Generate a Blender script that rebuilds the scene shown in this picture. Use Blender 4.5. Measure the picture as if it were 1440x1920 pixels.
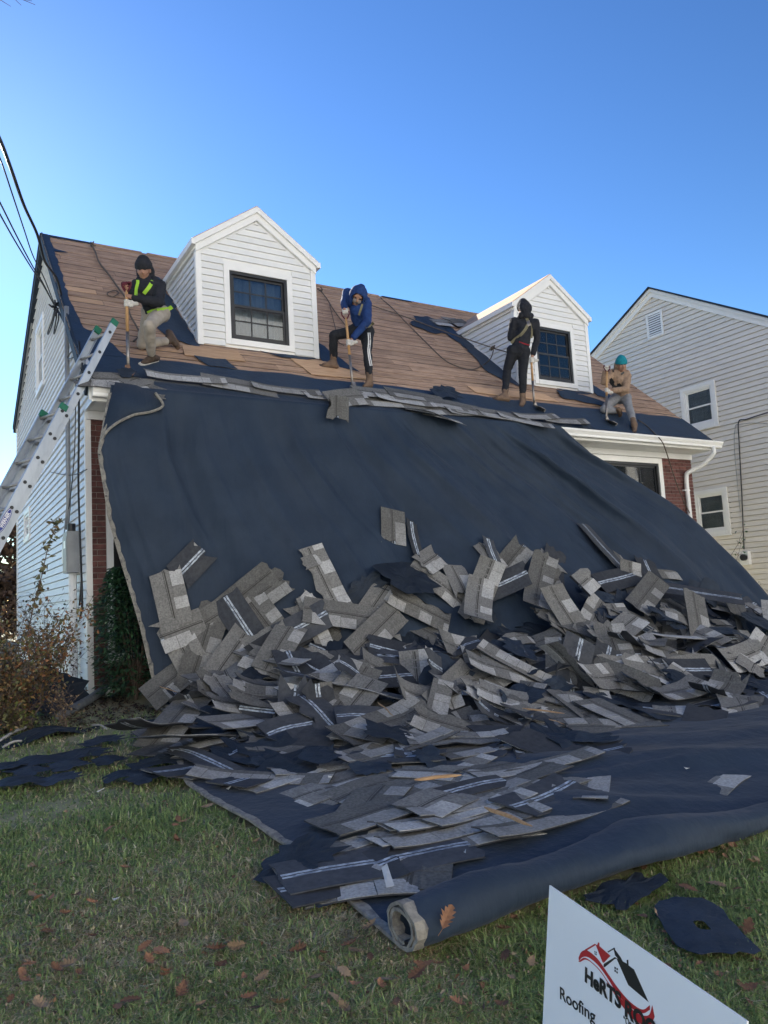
import bpy, bmesh, math, random
import numpy as np
from mathutils import Vector, Matrix, noise as mnoise
from mathutils.bvhtree import BVHTree
for o in list(bpy.data.objects): bpy.data.objects.remove(o)
random.seed(7); RNG = np.random.default_rng(7)
SC = bpy.context.scene; COL = SC.collection
rad = math.radians
# ---------------------------------------------------------------- camera
CAM_F = 1400.9                                   # focal length in photo pixels (1440 wide)
CAM_R = np.array([0.85681592, -0.51257755, -0.05595301])
CAM_U = np.array([-0.00790322, -0.12155805, 0.99255286])
CAM_D = np.array([0.51556185, 0.84999288, 0.10820389])
CAM_P = np.array([-1.53698, -9.2056, 0.99465])
cd = bpy.data.cameras.new('camera'); cam = bpy.data.objects.new('camera', cd); COL.objects.link(cam)
cd.sensor_fit = 'HORIZONTAL'; cd.sensor_width = 36.0; cd.lens = 36.0 * CAM_F / 1440.0
cd.clip_start = 0.05; cd.clip_end = 3000
cam.matrix_world = Matrix(((CAM_R[0], CAM_U[0], -CAM_D[0], CAM_P[0]), (CAM_R[1], CAM_U[1], -CAM_D[1], CAM_P[1]),
                           (CAM_R[2], CAM_U[2], -CAM_D[2], CAM_P[2]), (0, 0, 0, 1)))
SC.camera = cam
# ---------------------------------------------------------------- sky, sun, exposure
SUN_EL, SUN_AZ = 29.0, 0.5                       # azimuth measured from +Y (behind the house) towards +X
w = bpy.data.worlds.new('World'); SC.world = w; w.use_nodes = True
nt = w.node_tree; nt.nodes.clear()
sky = nt.nodes.new('ShaderNodeTexSky'); sky.sky_type = 'NISHITA'; sky.sun_disc = False
sky.sun_elevation = rad(SUN_EL); sky.sun_rotation = rad(SUN_AZ)
sky.air_density = 1.25; sky.dust_density = 0.08; sky.ozone_density = 4.0; sky.altitude = 0
bg = nt.nodes.new('ShaderNodeBackground'); bg.inputs['Strength'].default_value = 0.055
out = nt.nodes.new('ShaderNodeOutputWorld')
hsv = nt.nodes.new('ShaderNodeHueSaturation'); hsv.inputs['Saturation'].default_value = 1.04; hsv.inputs['Value'].default_value = .63
gam = nt.nodes.new('ShaderNodeGamma'); gam.inputs[1].default_value = 1.5
nt.links.new(sky.outputs[0], hsv.inputs['Color']); nt.links.new(hsv.outputs[0], gam.inputs[0])
nt.links.new(gam.outputs[0], bg.inputs[0]); nt.links.new(bg.outputs[0], out.inputs[0])
sd = bpy.data.lights.new('sun', 'SUN'); sd.energy = 5.0; sd.angle = rad(0.53); sd.color = (1.0, 0.95, 0.88)
sun = bpy.data.objects.new('sun', sd); COL.objects.link(sun)
to_sun = Vector((math.sin(rad(SUN_AZ)) * math.cos(rad(SUN_EL)), math.cos(rad(SUN_AZ)) * math.cos(rad(SUN_EL)), math.sin(rad(SUN_EL))))
sun.rotation_euler = to_sun.to_track_quat('Z', 'Y').to_euler()
SC.render.engine = 'CYCLES'
SC.render.resolution_x = 768; SC.render.resolution_y = 1024
SC.view_settings.view_transform = 'Standard'; SC.view_settings.look = 'None'
SC.view_settings.exposure = 1.55; SC.view_settings.gamma = 1.0
SC.view_settings.use_curve_mapping = False
# ---------------------------------------------------------------- geometry of the place (metres)
OH, ZE, YR, HR = 0.471, 3.53, 3.56, 7.169        # eave overhang, eave height, ridge depth, ridge height
SL = (HR - ZE) / (YR + OH); RL = math.hypot(YR + OH, HR - ZE); CS, SN = (YR + OH) / RL, (HR - ZE) / RL
RX0, RX1 = -0.08, 11.19                          # roof ends
DEPTH, H1, WR = 8.45, 3.35, 11.107               # house depth, soffit height, facade width
def ground_z(x, y):
    t = min(max(-y, 0.0), 9.2)
    return -0.0543 * t
def ray(px, py):
    return CAM_D + CAM_R * ((px - 720) / CAM_F) + CAM_U * ((960 - py) / CAM_F)
def on_plane(px, py, n, d0):
    d = ray(px, py); t = (d0 - np.dot(n, CAM_P)) / np.dot(n, d); return CAM_P + d * t
def at_depth(px, py, dep): return CAM_P + ray(px, py) * dep
def on_y(px, py, y=0.0): return on_plane(px, py, np.array([0, 1.0, 0]), y)
def on_x(px, py, x=0.0): return on_plane(px, py, np.array([1.0, 0, 0]), x)
def on_ground(px, py): return on_plane(px, py, np.array([0, -0.0543, 1.0]), 0.0)
def on_roof(px, py, h=0.0):
    return on_plane(px, py, np.array([0, -SL, 1.0]), ZE + SL * OH + h / CS)
def depth_of(P): return float(np.dot(np.asarray(P) - CAM_P, CAM_D))
def RP(x, v, n=0.0):                             # roof coordinates: along eave, up the slope, out of the slope
    return (x, -OH + v * CS - n * SN, ZE + v * SN + n * CS)
# ---------------------------------------------------------------- helpers
def tag(o, label=None, cat=None, group=None, kind=None):
    if label: o['label'] = label
    if cat: o['category'] = cat
    if group: o['group'] = group
    if kind: o['kind'] = kind
    return o
def empty(name, loc=(0, 0, 0), parent=None):
    o = bpy.data.objects.new(name, None); COL.objects.link(o); o.location = loc; o.empty_display_size = 0.1
    if parent: o.parent = parent
    return o
def link_mesh(name, me, parent=None, loc=None, mw=None):
    o = bpy.data.objects.new(name, me); COL.objects.link(o)
    if parent is not None:
        o.parent = parent
        o.matrix_parent_inverse = Matrix.Translation(-wloc(parent))
    if mw is not None: o.matrix_world = mw
    elif loc is not None: o.location = loc
    return o
def wloc(o):                                     # meshes carry world coordinates; only Empties have a location
    return Vector(o.location) if o.type == 'EMPTY' else Vector((0, 0, 0))
class MB:
    """collects verts/faces (world coordinates) and builds ONE mesh object"""
    def __init__(s): s.v = []; s.f = []; s.m = []
    def add(s, v, f, mi=0):
        n = len(s.v); s.v += [tuple(map(float, p)) for p in v]; s.f += [tuple(i + n for i in q) for q in f]; s.m += [mi] * len(f); return s
    def box(s, x0, x1, y0, y1, z0, z1, mi=0, fn=None):
        v = [(x, y, z) for z in (z0, z1) for y in (y0, y1) for x in (x0, x1)]
        if fn: v = [fn(*p) for p in v]
        return s.add(v, [(0, 2, 3, 1), (4, 5, 7, 6), (0, 1, 5, 4), (2, 6, 7, 3), (0, 4, 6, 2), (1, 3, 7, 5)], mi)
    def prism(s, poly, off, mi=0):               # poly: 3D points, off: extrusion vector
        n = len(poly); a = [tuple(p) for p in poly]; b = [tuple(np.array(p) + np.array(off)) for p in poly]
        return s.add(a + b, [tuple(range(n))[::-1], tuple(range(n, 2 * n))] + [(i, (i + 1) % n, n + (i + 1) % n, n + i) for i in range(n)], mi)
    def tube(s, pts, r, n=8, mi=0, cap=True, flat=None):
        pts = [np.array(p, float) for p in pts]; m = len(pts)
        rr = r if hasattr(r, '__len__') else [r] * m
        up = np.array([0, 0, 1.0]); V = []; pu = None
        for i, p in enumerate(pts):
            t = pts[min(i + 1, m - 1)] - pts[max(i - 1, 0)]; t = t / (np.linalg.norm(t) + 1e-12)
            if pu is None:
                a = up if abs(t[2]) < .9 else np.array([1.0, 0, 0]); pu = np.cross(a, t); pu /= np.linalg.norm(pu)
            else:
                pu = pu - t * np.dot(pu, t); pu /= (np.linalg.norm(pu) + 1e-12)
            b = np.cross(t, pu)
            for k in range(n):
                a = 2 * math.pi * k / n; V.append(p + rr[i] * (pu * math.cos(a) + b * math.sin(a)))
        F = [(i * n + k, i * n + (k + 1) % n, (i + 1) * n + (k + 1) % n, (i + 1) * n + k) for i in range(m - 1) for k in range(n)]
        if cap: F += [tuple(range(n))[::-1], tuple(range((m - 1) * n, m * n))]
        return s.add(V, F, mi)
    def capsule(s, a, ra, b, rb, n=12, mi=0):
        a = np.array(a, float); b = np.array(b, float); d = b - a; L = np.linalg.norm(d)
        if L < 1e-5: d = np.array([0, 0, 1.0]); L = 1e-5
        t = d / L; pts = []; rs = []
        for k in range(5):
            q = math.pi / 2 * (k / 4); pts.append(a - t * ra * math.cos(q)); rs.append(max(ra * math.sin(q), 1e-4))
        for k in range(5):
            q = math.pi / 2 * (k / 4); pts.append(b + t * rb * math.sin(q)); rs.append(max(rb * math.cos(q), 1e-4))
        return s.tube(pts, rs, n, mi)
    def ball(s, c, r3, axes=None, n=14, mi=0):
        c = np.array(c, float); A = np.eye(3) if axes is None else np.array(axes); V = []; F = []
        for i in range(n // 2 + 1):
            th = math.pi * i / (n // 2)
            for k in range(n):
                ph = 2 * math.pi * k / n
                l = np.array([math.sin(th) * math.cos(ph) * r3[0], math.sin(th) * math.sin(ph) * r3[1], math.cos(th) * r3[2]])
                V.append(c + A.T @ l)
        for i in range(n // 2):
            for k in range(n): F.append((i * n + k, i * n + (k + 1) % n, (i + 1) * n + (k + 1) % n, (i + 1) * n + k))
        return s.add(V, F, mi)
    def mesh(s, name, mats, smooth=False):
        me = bpy.data.meshes.new(name); me.from_pydata(s.v, [], s.f)
        for m in (mats if isinstance(mats, (list, tuple)) else [mats]): me.materials.append(m)
        if max(s.m, default=0) > 0: me.polygons.foreach_set('material_index', s.m)
        if smooth: me.polygons.foreach_set('use_smooth', [True] * len(me.polygons))
        me.update(); return me
    def fix(s, me):
        b = bmesh.new(); b.from_mesh(me); bmesh.ops.recalc_face_normals(b, faces=b.faces); b.to_mesh(me); b.free()
    def build(s, name, mats, parent=None, smooth=False, recalc=True):
        me = s.mesh(name, mats, smooth)
        if recalc: s.fix(me)
        return link_mesh(name, me, parent)
def smooth_path(pts, n=6):
    P = [np.array(p, float) for p in pts]; P = [2 * P[0] - P[1]] + P + [2 * P[-1] - P[-2]]; o = []
    for i in range(1, len(P) - 2):
        for k in range(n):
            t = k / n; a, b, c, d = P[i - 1:i + 3]
            o.append(.5 * ((2 * b) + (-a + c) * t + (2 * a - 5 * b + 4 * c - d) * t * t + (-a + 3 * b - 3 * c + d) * t ** 3))
    o.append(P[-2]); return o
def fbm(x, y, z=0.0, sc=1.0, oc=3):
    return mnoise.fractal(Vector((x * sc, y * sc, z * sc)), 1.0, 2.0, oc)
# ---------------------------------------------------------------- materials
def mat(name, c1, c2=None, scale=6.0, rough=0.75, bump=0.0, bscale=None, metal=0.0, spec=0.4, rand=0.0, stretch=(1, 1, 1),
        c3=None, s3=1.5, f3=0.5, detail=6.0, lo=0.35, hi=0.65, attr=None, bdist=0.01, trans=0.0):
    m = bpy.data.materials.new(name); m.use_nodes = True; n = m.node_tree; N = n.nodes; L = n.links
    b = N['Principled BSDF']; b.inputs['Roughness'].default_value = rough; b.inputs['Metallic'].default_value = metal
    b.inputs['Specular IOR Level'].default_value = spec
    tc = N.new('ShaderNodeTexCoord'); mp = N.new('ShaderNodeMapping'); mp.inputs['Scale'].default_value = stretch
    geo = N.new('ShaderNodeNewGeometry'); oi = N.new('ShaderNodeObjectInfo')
    L.new(tc.outputs['Object'], mp.inputs[0])
    add = N.new('ShaderNodeVectorMath'); add.operation = 'ADD'; L.new(mp.outputs[0], add.inputs[0])
    mul = N.new('ShaderNodeMath'); mul.operation = 'MULTIPLY'; mul.inputs[1].default_value = 37.0 if rand else 0.0
    L.new(oi.outputs['Random'], mul.inputs[0]); L.new(mul.outputs[0], add.inputs[1])
    def noise(s, d=detail):
        t = N.new('ShaderNodeTexNoise'); t.inputs['Scale'].default_value = s; t.inputs['Detail'].default_value = d
        t.inputs['Roughness'].default_value = 0.62; L.new(add.outputs[0], t.inputs['Vector']); return t.outputs['Fac']
    def ramp(sock, a, bb):
        r = N.new('ShaderNodeMapRange'); r.inputs['From Min'].default_value = a; r.inputs['From Max'].default_value = bb
        L.new(sock, r.inputs['Value']); return r.outputs['Result']
    def mix(fac, a, bb):
        x = N.new('ShaderNodeMix'); x.data_type = 'RGBA'; L.new(fac, x.inputs['Factor'])
        for s, c in ((6, a), (7, bb)):
            if isinstance(c, (tuple, list)): x.inputs[s].default_value = (*c[:3], 1)
            else: L.new(c, x.inputs[s])
        return x.outputs[2]
    col = None
    if attr:
        a = N.new('ShaderNodeAttribute'); a.attribute_name = attr; col = a.outputs['Color']
    elif c2 is not None:
        col = mix(ramp(noise(scale), lo, hi), c1, c2)
    if c3 is not None:
        k = N.new('ShaderNodeMath'); k.operation = 'MULTIPLY'; k.inputs[1].default_value = f3
        L.new(ramp(noise(s3, 4.0), 0.45, 0.7), k.inputs[0]); col = mix(k.outputs[0], col if col is not None else c1, c3)
    if rand:
        h = N.new('ShaderNodeHueSaturation'); r = N.new('ShaderNodeMapRange')
        r.inputs['To Min'].default_value = 1 - rand; r.inputs['To Max'].default_value = 1 + rand
        L.new(oi.outputs['Random'], r.inputs['Value']); L.new(r.outputs['Result'], h.inputs['Value'])
        if col is None: h.inputs['Color'].default_value = (*c1, 1)
        else: L.new(col, h.inputs['Color'])
        col = h.outputs['Color']
    if col is None: b.inputs['Base Color'].default_value = (*c1, 1)
    else: L.new(col, b.inputs['Base Color'])
    if bump:
        bp = N.new('ShaderNodeBump'); bp.inputs['Strength'].default_value = bump; bp.inputs['Distance'].default_value = bdist
        L.new(noise(bscale or scale * 2), bp.inputs['Height']); L.new(bp.outputs[0], b.inputs['Normal'])
    if trans:
        t = N.new('ShaderNodeBsdfTranslucent'); x = N.new('ShaderNodeMixShader'); x.inputs[0].default_value = trans
        if col is None: t.inputs[0].default_value = (*c1, 1)
        else: L.new(col, t.inputs[0])
        L.new(b.outputs[0], x.inputs[1]); L.new(t.outputs[0], x.inputs[2]); L.new(x.outputs[0], N['Material Output'].inputs[0])
    return m
M = {}
M['vinyl'] = mat('white_vinyl', (.80, .80, .79), (.74, .75, .75), 2.2, .42, .0, 60, rand=.03, c3=(.55, .54, .50), s3=.9, f3=.18)
M['trim'] = mat('white_trim', (.83, .83, .82), (.78, .78, .77), 3, .35, .03, 40)
M['beige'] = mat('beige_vinyl', (.78, .73, .66), (.73, .685, .62), 1.4, .45, .0, 50, rand=.025, c3=(.47, .44, .40), s3=.7, f3=.15)
M['brick'] = mat('red_brick', (.155, .064, .056), (.105, .045, .042), 18, .85, .5, 55, rand=.28, c3=(.07, .035, .035), s3=9, f3=.5)
M['mortar'] = mat('mortar', (.36, .33, .30), (.26, .24, .22), 20, .9, .4, 60)
M['plank'] = mat('weathered_deck_board', (.54, .37, .255), (.37, .235, .155), 7, .8, .6, 22, rand=.14, stretch=(1, 13, 13), c3=(.12, .065, .045), s3=2.6, f3=.75)
M['plank_new'] = mat('pale_board', (.60, .40, .25), (.48, .30, .18), 5, .75, .25, 20, rand=.12, stretch=(1, 8, 8), c3=(.30, .18, .10), s3=3, f3=.4)
M['felt'] = mat('roofing_felt', (.024, .043, .076), (.016, .030, .054), 4, .62, .35, 14, c3=(.034, .052, .08), s3=2.0, f3=.5, bdist=.02)
M['feltdark'] = mat('dark_felt', (.020, .030, .047), (.011, .018, .029), 7, .7, .4, 18, rand=.35, bdist=.02)
M['alu'] = mat('aluminium', (.45, .49, .54), (.36, .40, .45), 9, .5, .06, 90, metal=.55, stretch=(1, 1, .15))
M['rung'] = mat('rung_aluminium', (.47, .45, .42), (.33, .31, .29), 20, .5, .1, 120, metal=.5)
M['greencap'] = mat('green_plastic', (.01, .16, .09), (.008, .11, .07), 12, .5)
M['black'] = mat('black_frame', (.012, .014, .017), (.02, .022, .026), 10, .38)
M['cable'] = mat('black_cable', (.012, .012, .016), (.022, .022, .026), 20, .55)
M['grey'] = mat('grey_metal', (.30, .31, .32), (.24, .25, .26), 6, .5, .05, 30, metal=.2)
M['curtain'] = mat('curtain', (.46, .50, .53), (.32, .36, .40), 3, .9, .5, 9, stretch=(9, 9, .35), bdist=.03)
M['blind'] = mat('window_blind', (.66, .68, .64), (.42, .46, .42), 2.2, .8, .3, 30, stretch=(1, 1, 3))
M['room'] = mat('dark_room', (.02, .02, .022), (.03, .03, .03), 3, .9)
def glass_mat(name, tint, rough=.03, mixf=.42):
    m = bpy.data.materials.new(name); m.use_nodes = True; N = m.node_tree.nodes; L = m.node_tree.links
    N.remove(N['Principled BSDF']); g = N.new('ShaderNodeBsdfGlossy'); g.inputs['Roughness'].default_value = rough
    g.inputs['Color'].default_value = (.95, .97, 1, 1)
    t = N.new('ShaderNodeBsdfTransparent'); t.inputs[0].default_value = (*tint, 1)
    x = N.new('ShaderNodeMixShader'); fr = N.new('ShaderNodeFresnel'); fr.inputs[0].default_value = 1.52
    a = N.new('ShaderNodeMath'); a.operation = 'ADD'; a.inputs[1].default_value = mixf - .04; a.use_clamp = True
    L.new(fr.outputs[0], a.inputs[0]); L.new(a.outputs[0], x.inputs[0]); L.new(t.outputs[0], x.inputs[1]); L.new(g.outputs[0], x.inputs[2])
    L.new(x.outputs[0], N['Material Output'].inputs[0]); return m
M['glass'] = glass_mat('window_glass', (.60, .65, .69), .03, .045)
M['soil'] = None
# ================================================================ ground
def build_ground():
    xs = sorted(set([-1500, -700, -300, -120, -60, -30, -16] + [round(-9 + .25 * i, 3) for i in range(110)] + [22, 30, 60, 120, 300, 700, 1500]))
    ys = sorted(set([-1500, -700, -300, -120, -60, -30, -18] + [round(-13 + .25 * i, 3) for i in range(72)] + [8, 14, 22, 40, 80, 160, 400, 900, 1500]))
    V = []; F = []
    for y in ys:
        for x in xs:
            V.append((x, y, ground_z(x, y) + (.018 * fbm(x, y, 0, 1.1) if abs(x) < 16 and y < -.4 and y > -13 else 0) - (.012 if y < 0 else 0)))
    n = len(xs)
    for j in range(len(ys) - 1):
        for i in range(n - 1): F.append((j * n + i, j * n + i + 1, (j + 1) * n + i + 1, (j + 1) * n + i))
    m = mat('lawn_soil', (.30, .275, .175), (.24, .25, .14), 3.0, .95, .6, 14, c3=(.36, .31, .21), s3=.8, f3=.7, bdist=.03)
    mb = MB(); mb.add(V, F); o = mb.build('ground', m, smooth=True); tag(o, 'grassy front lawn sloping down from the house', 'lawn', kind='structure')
build_ground()
# ================================================================ house
ROOF_TOP = lambda y: ZE + SL * (y + OH)
BZ = 5.10; BS = (HR - BZ) / (DEPTH - YR)         # rear slope
house = empty('house', (0, 0, 0))
tag(house, 'white sided cape house with stripped roof deck and two gabled dormers', 'house')
def gable_front(z): return max(-OH, (z - ZE - .02) / SL - OH) if z > H1 else 0.0
def gable_back(z): return DEPTH if z < BZ - .05 else YR + (HR - .15 - z) / BS
# core of the building (mortar coloured front, plain sides)
mb = MB()
for (a, b, c, d) in ((.014, .21, -.3, H1), (.21, 2.39, -.3, .43), (.21, 2.39, 2.77, H1), (2.39, 8.32, -.3, H1), (8.32, 10.21, -.3, 1.53), (8.32, 10.21, 3.19, H1), (10.21, WR - .01, -.3, H1)):
    mb.box(a, b, .014, .30, c, d)
brick_wall = mb.build('front_wall', M['mortar'], house)
mb = MB(); mb.box(.32, WR - .02, .32, DEPTH - .05, -.3, H1); mb.build('house_core', M['room'], house)
MB().prism([(WR - .005, .31, -.3), (WR - .005, DEPTH, -.3), (WR - .005, DEPTH, BZ - .2), (WR - .005, YR, HR - .25), (WR - .005, .31, ROOF_TOP(.31) - .25)], (.025, 0, 0)).build('right_wall', M['vinyl'], house)
mb = MB()
mb.prism([(.32, .02, H1 + .01), (.32, DEPTH - .06, H1 + .01), (.32, DEPTH - .06, BZ - .2), (.32, YR, HR - .22), (.32, .02, ROOF_TOP(.02) - .2)], (WR - .4, 0, 0))
mb.build('attic_core', M['trim'], house)
# foundation
mb = MB(); mb.box(-.004, .048, .3, DEPTH, -.3, .16); mb.build('foundation', mat('concrete', (.42, .41, .40), (.33, .32, .31), 9, .9, .3, 40), house)
# bricks, each its own piece
def add_bricks(x0, x1, z0, z1, skip=None):
    c = .0677; k = 0; z = z0
    while z + c < z1:
        pos = x0 - (.1015 if k % 2 else 0.0)
        while pos < x1 - .01:
            a, b = max(pos, x0), min(pos + .203, x1)
            if b - a > .03 and not (skip and skip(a, b, z, z + c)):
                j = random.uniform(-.0025, .0025); mb = MB()
                mb.box(a + .004, b - .005, .0 + j, .06, z + .005, z + c - .004)
                mb.build('brick', M['brick'], brick_wall)
            pos += .203
        k += 1; z += c
add_bricks(0.0, .203, -.07, H1 - .10)
add_bricks(.203, .82, -.07, .36)
add_bricks(10.24, WR, 1.35, H1 - .10)
# left wall return of the brick pier and corner post
mb = MB(); mb.box(-.022, .012, .0, .07, -.02, H1 - .02); mb.box(-.022, .045, .0, -.006, -.02, H1 - .02); mb.build('corner_post', M['trim'], house)
# side wall siding: every course a board of its own
SIDE_WINS = ((3.80, 4.80, 4.72, 5.94), (5.97, 6.95, 2.35, 2.97))
side_wall = MB().box(.10, .14, .31, DEPTH, .0, H1).build('side_wall', M['vinyl'], house)
E0 = .1016; k = 0
while k * E0 + .12 < HR - .16:
    z0 = .12 + k * E0; z1 = min(z0 + E0 - .007, HR - .1)
    a0, a1 = (.07 if z0 < H1 else gable_front(z0)), (.07 if z0 < H1 else gable_front(z1))
    b0, b1 = gable_back(z0), gable_back(z1)
    segs = [(a0, b0, a1, b1)]
    for (y0, y1, q0, q1) in SIDE_WINS:
        if z1 > q0 + .05 and z0 < q1 - .05: segs = [(a0, y0 + .02, a1, y0 + .02), (y1 - .02, b0, y1 - .02, b1)]
    for (a0, b0, a1, b1) in segs:
        if b1 - a1 < .03: continue
        mb = MB(); x_lo, x_hi = -.022, -.001
        mb.add([(x_lo, a0, z0), (x_lo, b0, z0), (x_hi, b1, z1), (x_hi, a1, z1), (.03, a0, z0), (.03, b0, z0), (.03, b1, z1), (.03, a1, z1)],
               [(0, 1, 2, 3), (4, 7, 6, 5), (0, 4, 5, 1), (2, 6, 7, 3), (0, 3, 7, 4), (1, 5, 6, 2)])
        mb.build('siding_board', M['vinyl'], side_wall)
    k += 1
# rake boards on the gable
def rake(x0, x1, y0, z0, y1, z1, h, name, m, par=house):
    MB().prism([(x0, y0, z0), (x0, y1, z1), (x0, y1, z1 - h), (x0, y0, z0 - h)], (x1 - x0, 0, 0)).build(name, m, par)
rake(-.05, -.019, -OH, ZE + .00, YR, HR + .00, .17, 'rake_board', M['trim'])
rake(-.07, -.052, -OH - .01, ZE + .035, YR, HR + .035, .06, 'drip_edge', M['feltdark'])
rake(-.05, -.019, YR, HR, DEPTH + .1, BZ - .04, .15, 'rake_board', M['grey'])
rake(-.09, -.052, YR + .02, HR + .03, DEPTH + .14, BZ - .03, .07, 'drip_edge', M['feltdark'])
MB().box(-.03, .03, DEPTH - .06, DEPTH + .01, -.02, BZ).build('corner_post', M['trim'], house)
# roof body
roof = MB().prism([RP(RX0, 0, -.011), RP(RX0, RL, -.011), RP(RX0, RL, -.14), RP(RX0, 0, -.14)], (RX1 - RX0, 0, 0)).build('roof', M['feltdark'], house)
MB().prism([(RX0, YR, HR - .02), (RX0, DEPTH + .12, BZ - .06), (RX0, DEPTH + .12, BZ - .18), (RX0, YR, HR - .16)], (RX1 - RX0, 0, 0)).build('rear_roof', M['feltdark'], house)
# deck boards, one by one
pw = .196; v = .80; r = 0
while v < RL - .02:
    x = RX0 + .0; v1 = min(v + pw, RL)
    x -= random.uniform(0, 2.4)
    while x < RX1:
        Lb = random.choice([1.8, 2.4, 3.0, 3.6, 4.2]); a, b = max(x, RX0 + .002), min(x + Lb, RX1)
        if b - a > .05:
            j = random.uniform(-.004, .001); t = random.uniform(-.002, .002); g = random.uniform(.022, .036)
            pale = (2.55 < v + .09 < 2.80 or 2.93 < v + .09 < 3.14) and a < .3
            if pale: b = min(b, .50 if v < 2.8 else .46)
            P = lambda X, V_, n: RP(X, V_, n)
            mb = MB()
            mb.add([P(a + .003, v + g, -.009), P(b - .003, v + g, -.009), P(b - .003, v1 - .002, -.009), P(a + .003, v1 - .002, -.009),
                    P(a + .003, v + g, j), P(b - .003, v + g, j + t), P(b - .003, v1 - .002, j + t), P(a + .003, v1 - .002, j)],
                   [(0, 3, 2, 1), (4, 5, 6, 7), (0, 1, 5, 4), (2, 3, 7, 6), (0, 4, 7, 3), (1, 2, 6, 5)])
            o = mb.build('deck_board', M['plank_new'] if pale else M['plank'], roof)
            if pale: x = b; continue
        x += Lb
    v += pw; r += 1
# sheets on the deck: felt and plywood as uneven polygons in roof coordinates
def roof_sheet(name, poly, m, n=.012, th=.004, rag=.0, par=None, sub=6):
    pts = []
    for i in range(len(poly)):
        a, b = np.array(poly[i]), np.array(poly[(i + 1) % len(poly)])
        ns = max(1, int(np.linalg.norm(b - a) / .12)) if rag else 1
        for k in range(ns):
            p = a + (b - a) * k / ns
            if rag and k: p = p + RNG.normal(0, rag, 2)
            pts.append(p)
    mb = MB(); top = [RP(p[0], p[1], n + th) for p in pts]; off = np.array(RP(0, 0, -th)) - np.array(RP(0, 0, 0))
    mb.prism(top, off); return mb.build(name, m, par or roof)
fe = [(RX0 + .02, .0), (RX1 - .01, .0), (RX1 - .01, .88)]
for i in range(60):
    X = RX1 - .05 - i * .187; fe.append((X, .86 + .035 * fbm(X, 3, 0, 1.7) + (.02 if int(X * 1.3) % 2 else -.01)))
fe.append((RX0 + .02, .86)); roof_sheet('eave_felt', fe, M['felt'], .010)
roof_sheet('rake_felt', [(RX0 + .01, .84), (.52, .84), (.44, 1.02), (.40, 1.2), (.24, 1.45), (.10, 1.62), (.06, 2.2), (.04, 4.6), (.26, 4.66), (.05, 4.74), (.03, RL), (RX0 + .01, RL)], M['felt'], .014, rag=.012)
D1X, D2X, DW, DY, DZB, DZE, DZA = 1.607, 7.482, 1.867, .721, 4.635, 6.093, 6.78
def dv(y): return (y + OH) / CS
for dx, side in ((D1X, 1), (D2X, 1)):
    vb = dv(DY); vt = dv((DZE - ZE) / SL - OH)
    roof_sheet('flashing_felt', [(dx - .03, vb - .22), (dx - .03, vt + .35), (dx - .22, vt + .42), (dx - .42, vt - .1), (dx - .33, vt - .6), (dx - .38, vt - 1.2), (dx - .5, vb + .35), (dx - .34, vb + .05), (dx - .1, vb - .16)], M['felt'], .016, rag=.02)
    roof_sheet('flashing_felt', [(dx + DW + .02, vb - .12), (dx + DW + .55, vb - .35), (dx + DW + .42, vb + .05), (dx + DW + .3, vb + .5), (dx + DW + .02, vb + 1.0)], M['felt'], .017, rag=.02)
    roof_sheet('flashing_felt', [(dx + .9, vb - .02), (dx + 1.8, vb - .04), (dx + 1.6, vb - .14), (dx + 1.2, vb - .16)], M['felt'], .019, rag=.015)
roof_sheet('felt_patch', [(.96, 3.3), (6.9, 4.05), (7.1, 4.4)] and [(6.35, 3.82), (6.75, 3.55), (7.2, 3.75), (7.3, 4.3), (7.1, 4.55), (6.7, 4.42)], M['feltdark'], .022, rag=.03)
for poly in ([(1.30, 1.12), (2.16, 1.14), (2.14, 1.48), (1.34, 1.46)], [(2.95, 1.45), (3.56, 1.5), (4.13, 1.04), (3.6, .98), (3.1, .95)],
             [(6.1, .97), (7.95, .97), (7.80, 1.26), (6.05, 1.2)], [(9.0, 1.55), (9.5, 1.28), (9.62, 1.0), (9.15, 1.12), (8.75, 1.5)]):
    roof_sheet('plywood_patch', poly, M['plank_new'], .013, .008, rag=.008)
roof_sheet('felt_patch', [(1.55, .84), (1.95, .84), (1.86, 1.12), (1.42, 1.12)], M['felt'], .024, rag=.01)
roof_sheet('felt_patch', [(8.2, 1.15), (9.2, 1.0), (9.35, 1.15), (8.9, 1.42), (8.3, 1.5)], M['felt'], .024, rag=.02)
# torn ridge felt left along the top
for i in range(14):
    a = i * .8 + random.uniform(-.1, .1); mb = MB()
    mb.prism([RP(a, RL - .05 - random.random() * .03, .006), RP(a + .8, RL - .04 - random.random() * .03, .006), RP(a + .8, RL + .01, .012), RP(a, RL + .01, .012)], (0, .05, -.01))
    mb.build('ridge_strip', M['plank'] if i % 4 else M['feltdark'], roof)
# eave: fascia, soffit, frieze, gutter
MB().box(.0, RX1 - .06, -OH + .004, -OH + .03, H1 + .0, ZE - .05).build('fascia', M['trim'], house)
MB().box(.0, RX1 - .06, -OH + .03, -.002, H1 + .004, H1 + .016).build('soffit', M['trim'], house)
for i in range(30):
    x = .03 + i * .37
    if x < 1.2 or x > 6.5: MB().box(x, x + .36, -OH + .034, -.004, H1 - .004, H1 + .003).build('soffit_panel', M['trim'], house)
MB().box(-.019, .0, -OH + .004, .02, H1 - .01, H1 + .03).build('eave_return_trim', M['trim'], house)
MB().box(.0, WR, -.03, -.002, H1 - .11, H1 - .006).build('frieze_board', M['trim'], house)
gp = [(0, .0), (-.078, 0), (-.084, .012), (-.086, .04), (-.112, .078), (-.122, .09), (-.122, .118), (-.112, .118), (-.112, .112), (-.118, .110), (-.118, .094), (-.108, .080), (-.082, .043), (-.076, .004), (-.004, .004), (-.004, .11), (0, .11)]
gx0, gx1 = -.02, 11.31
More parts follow.
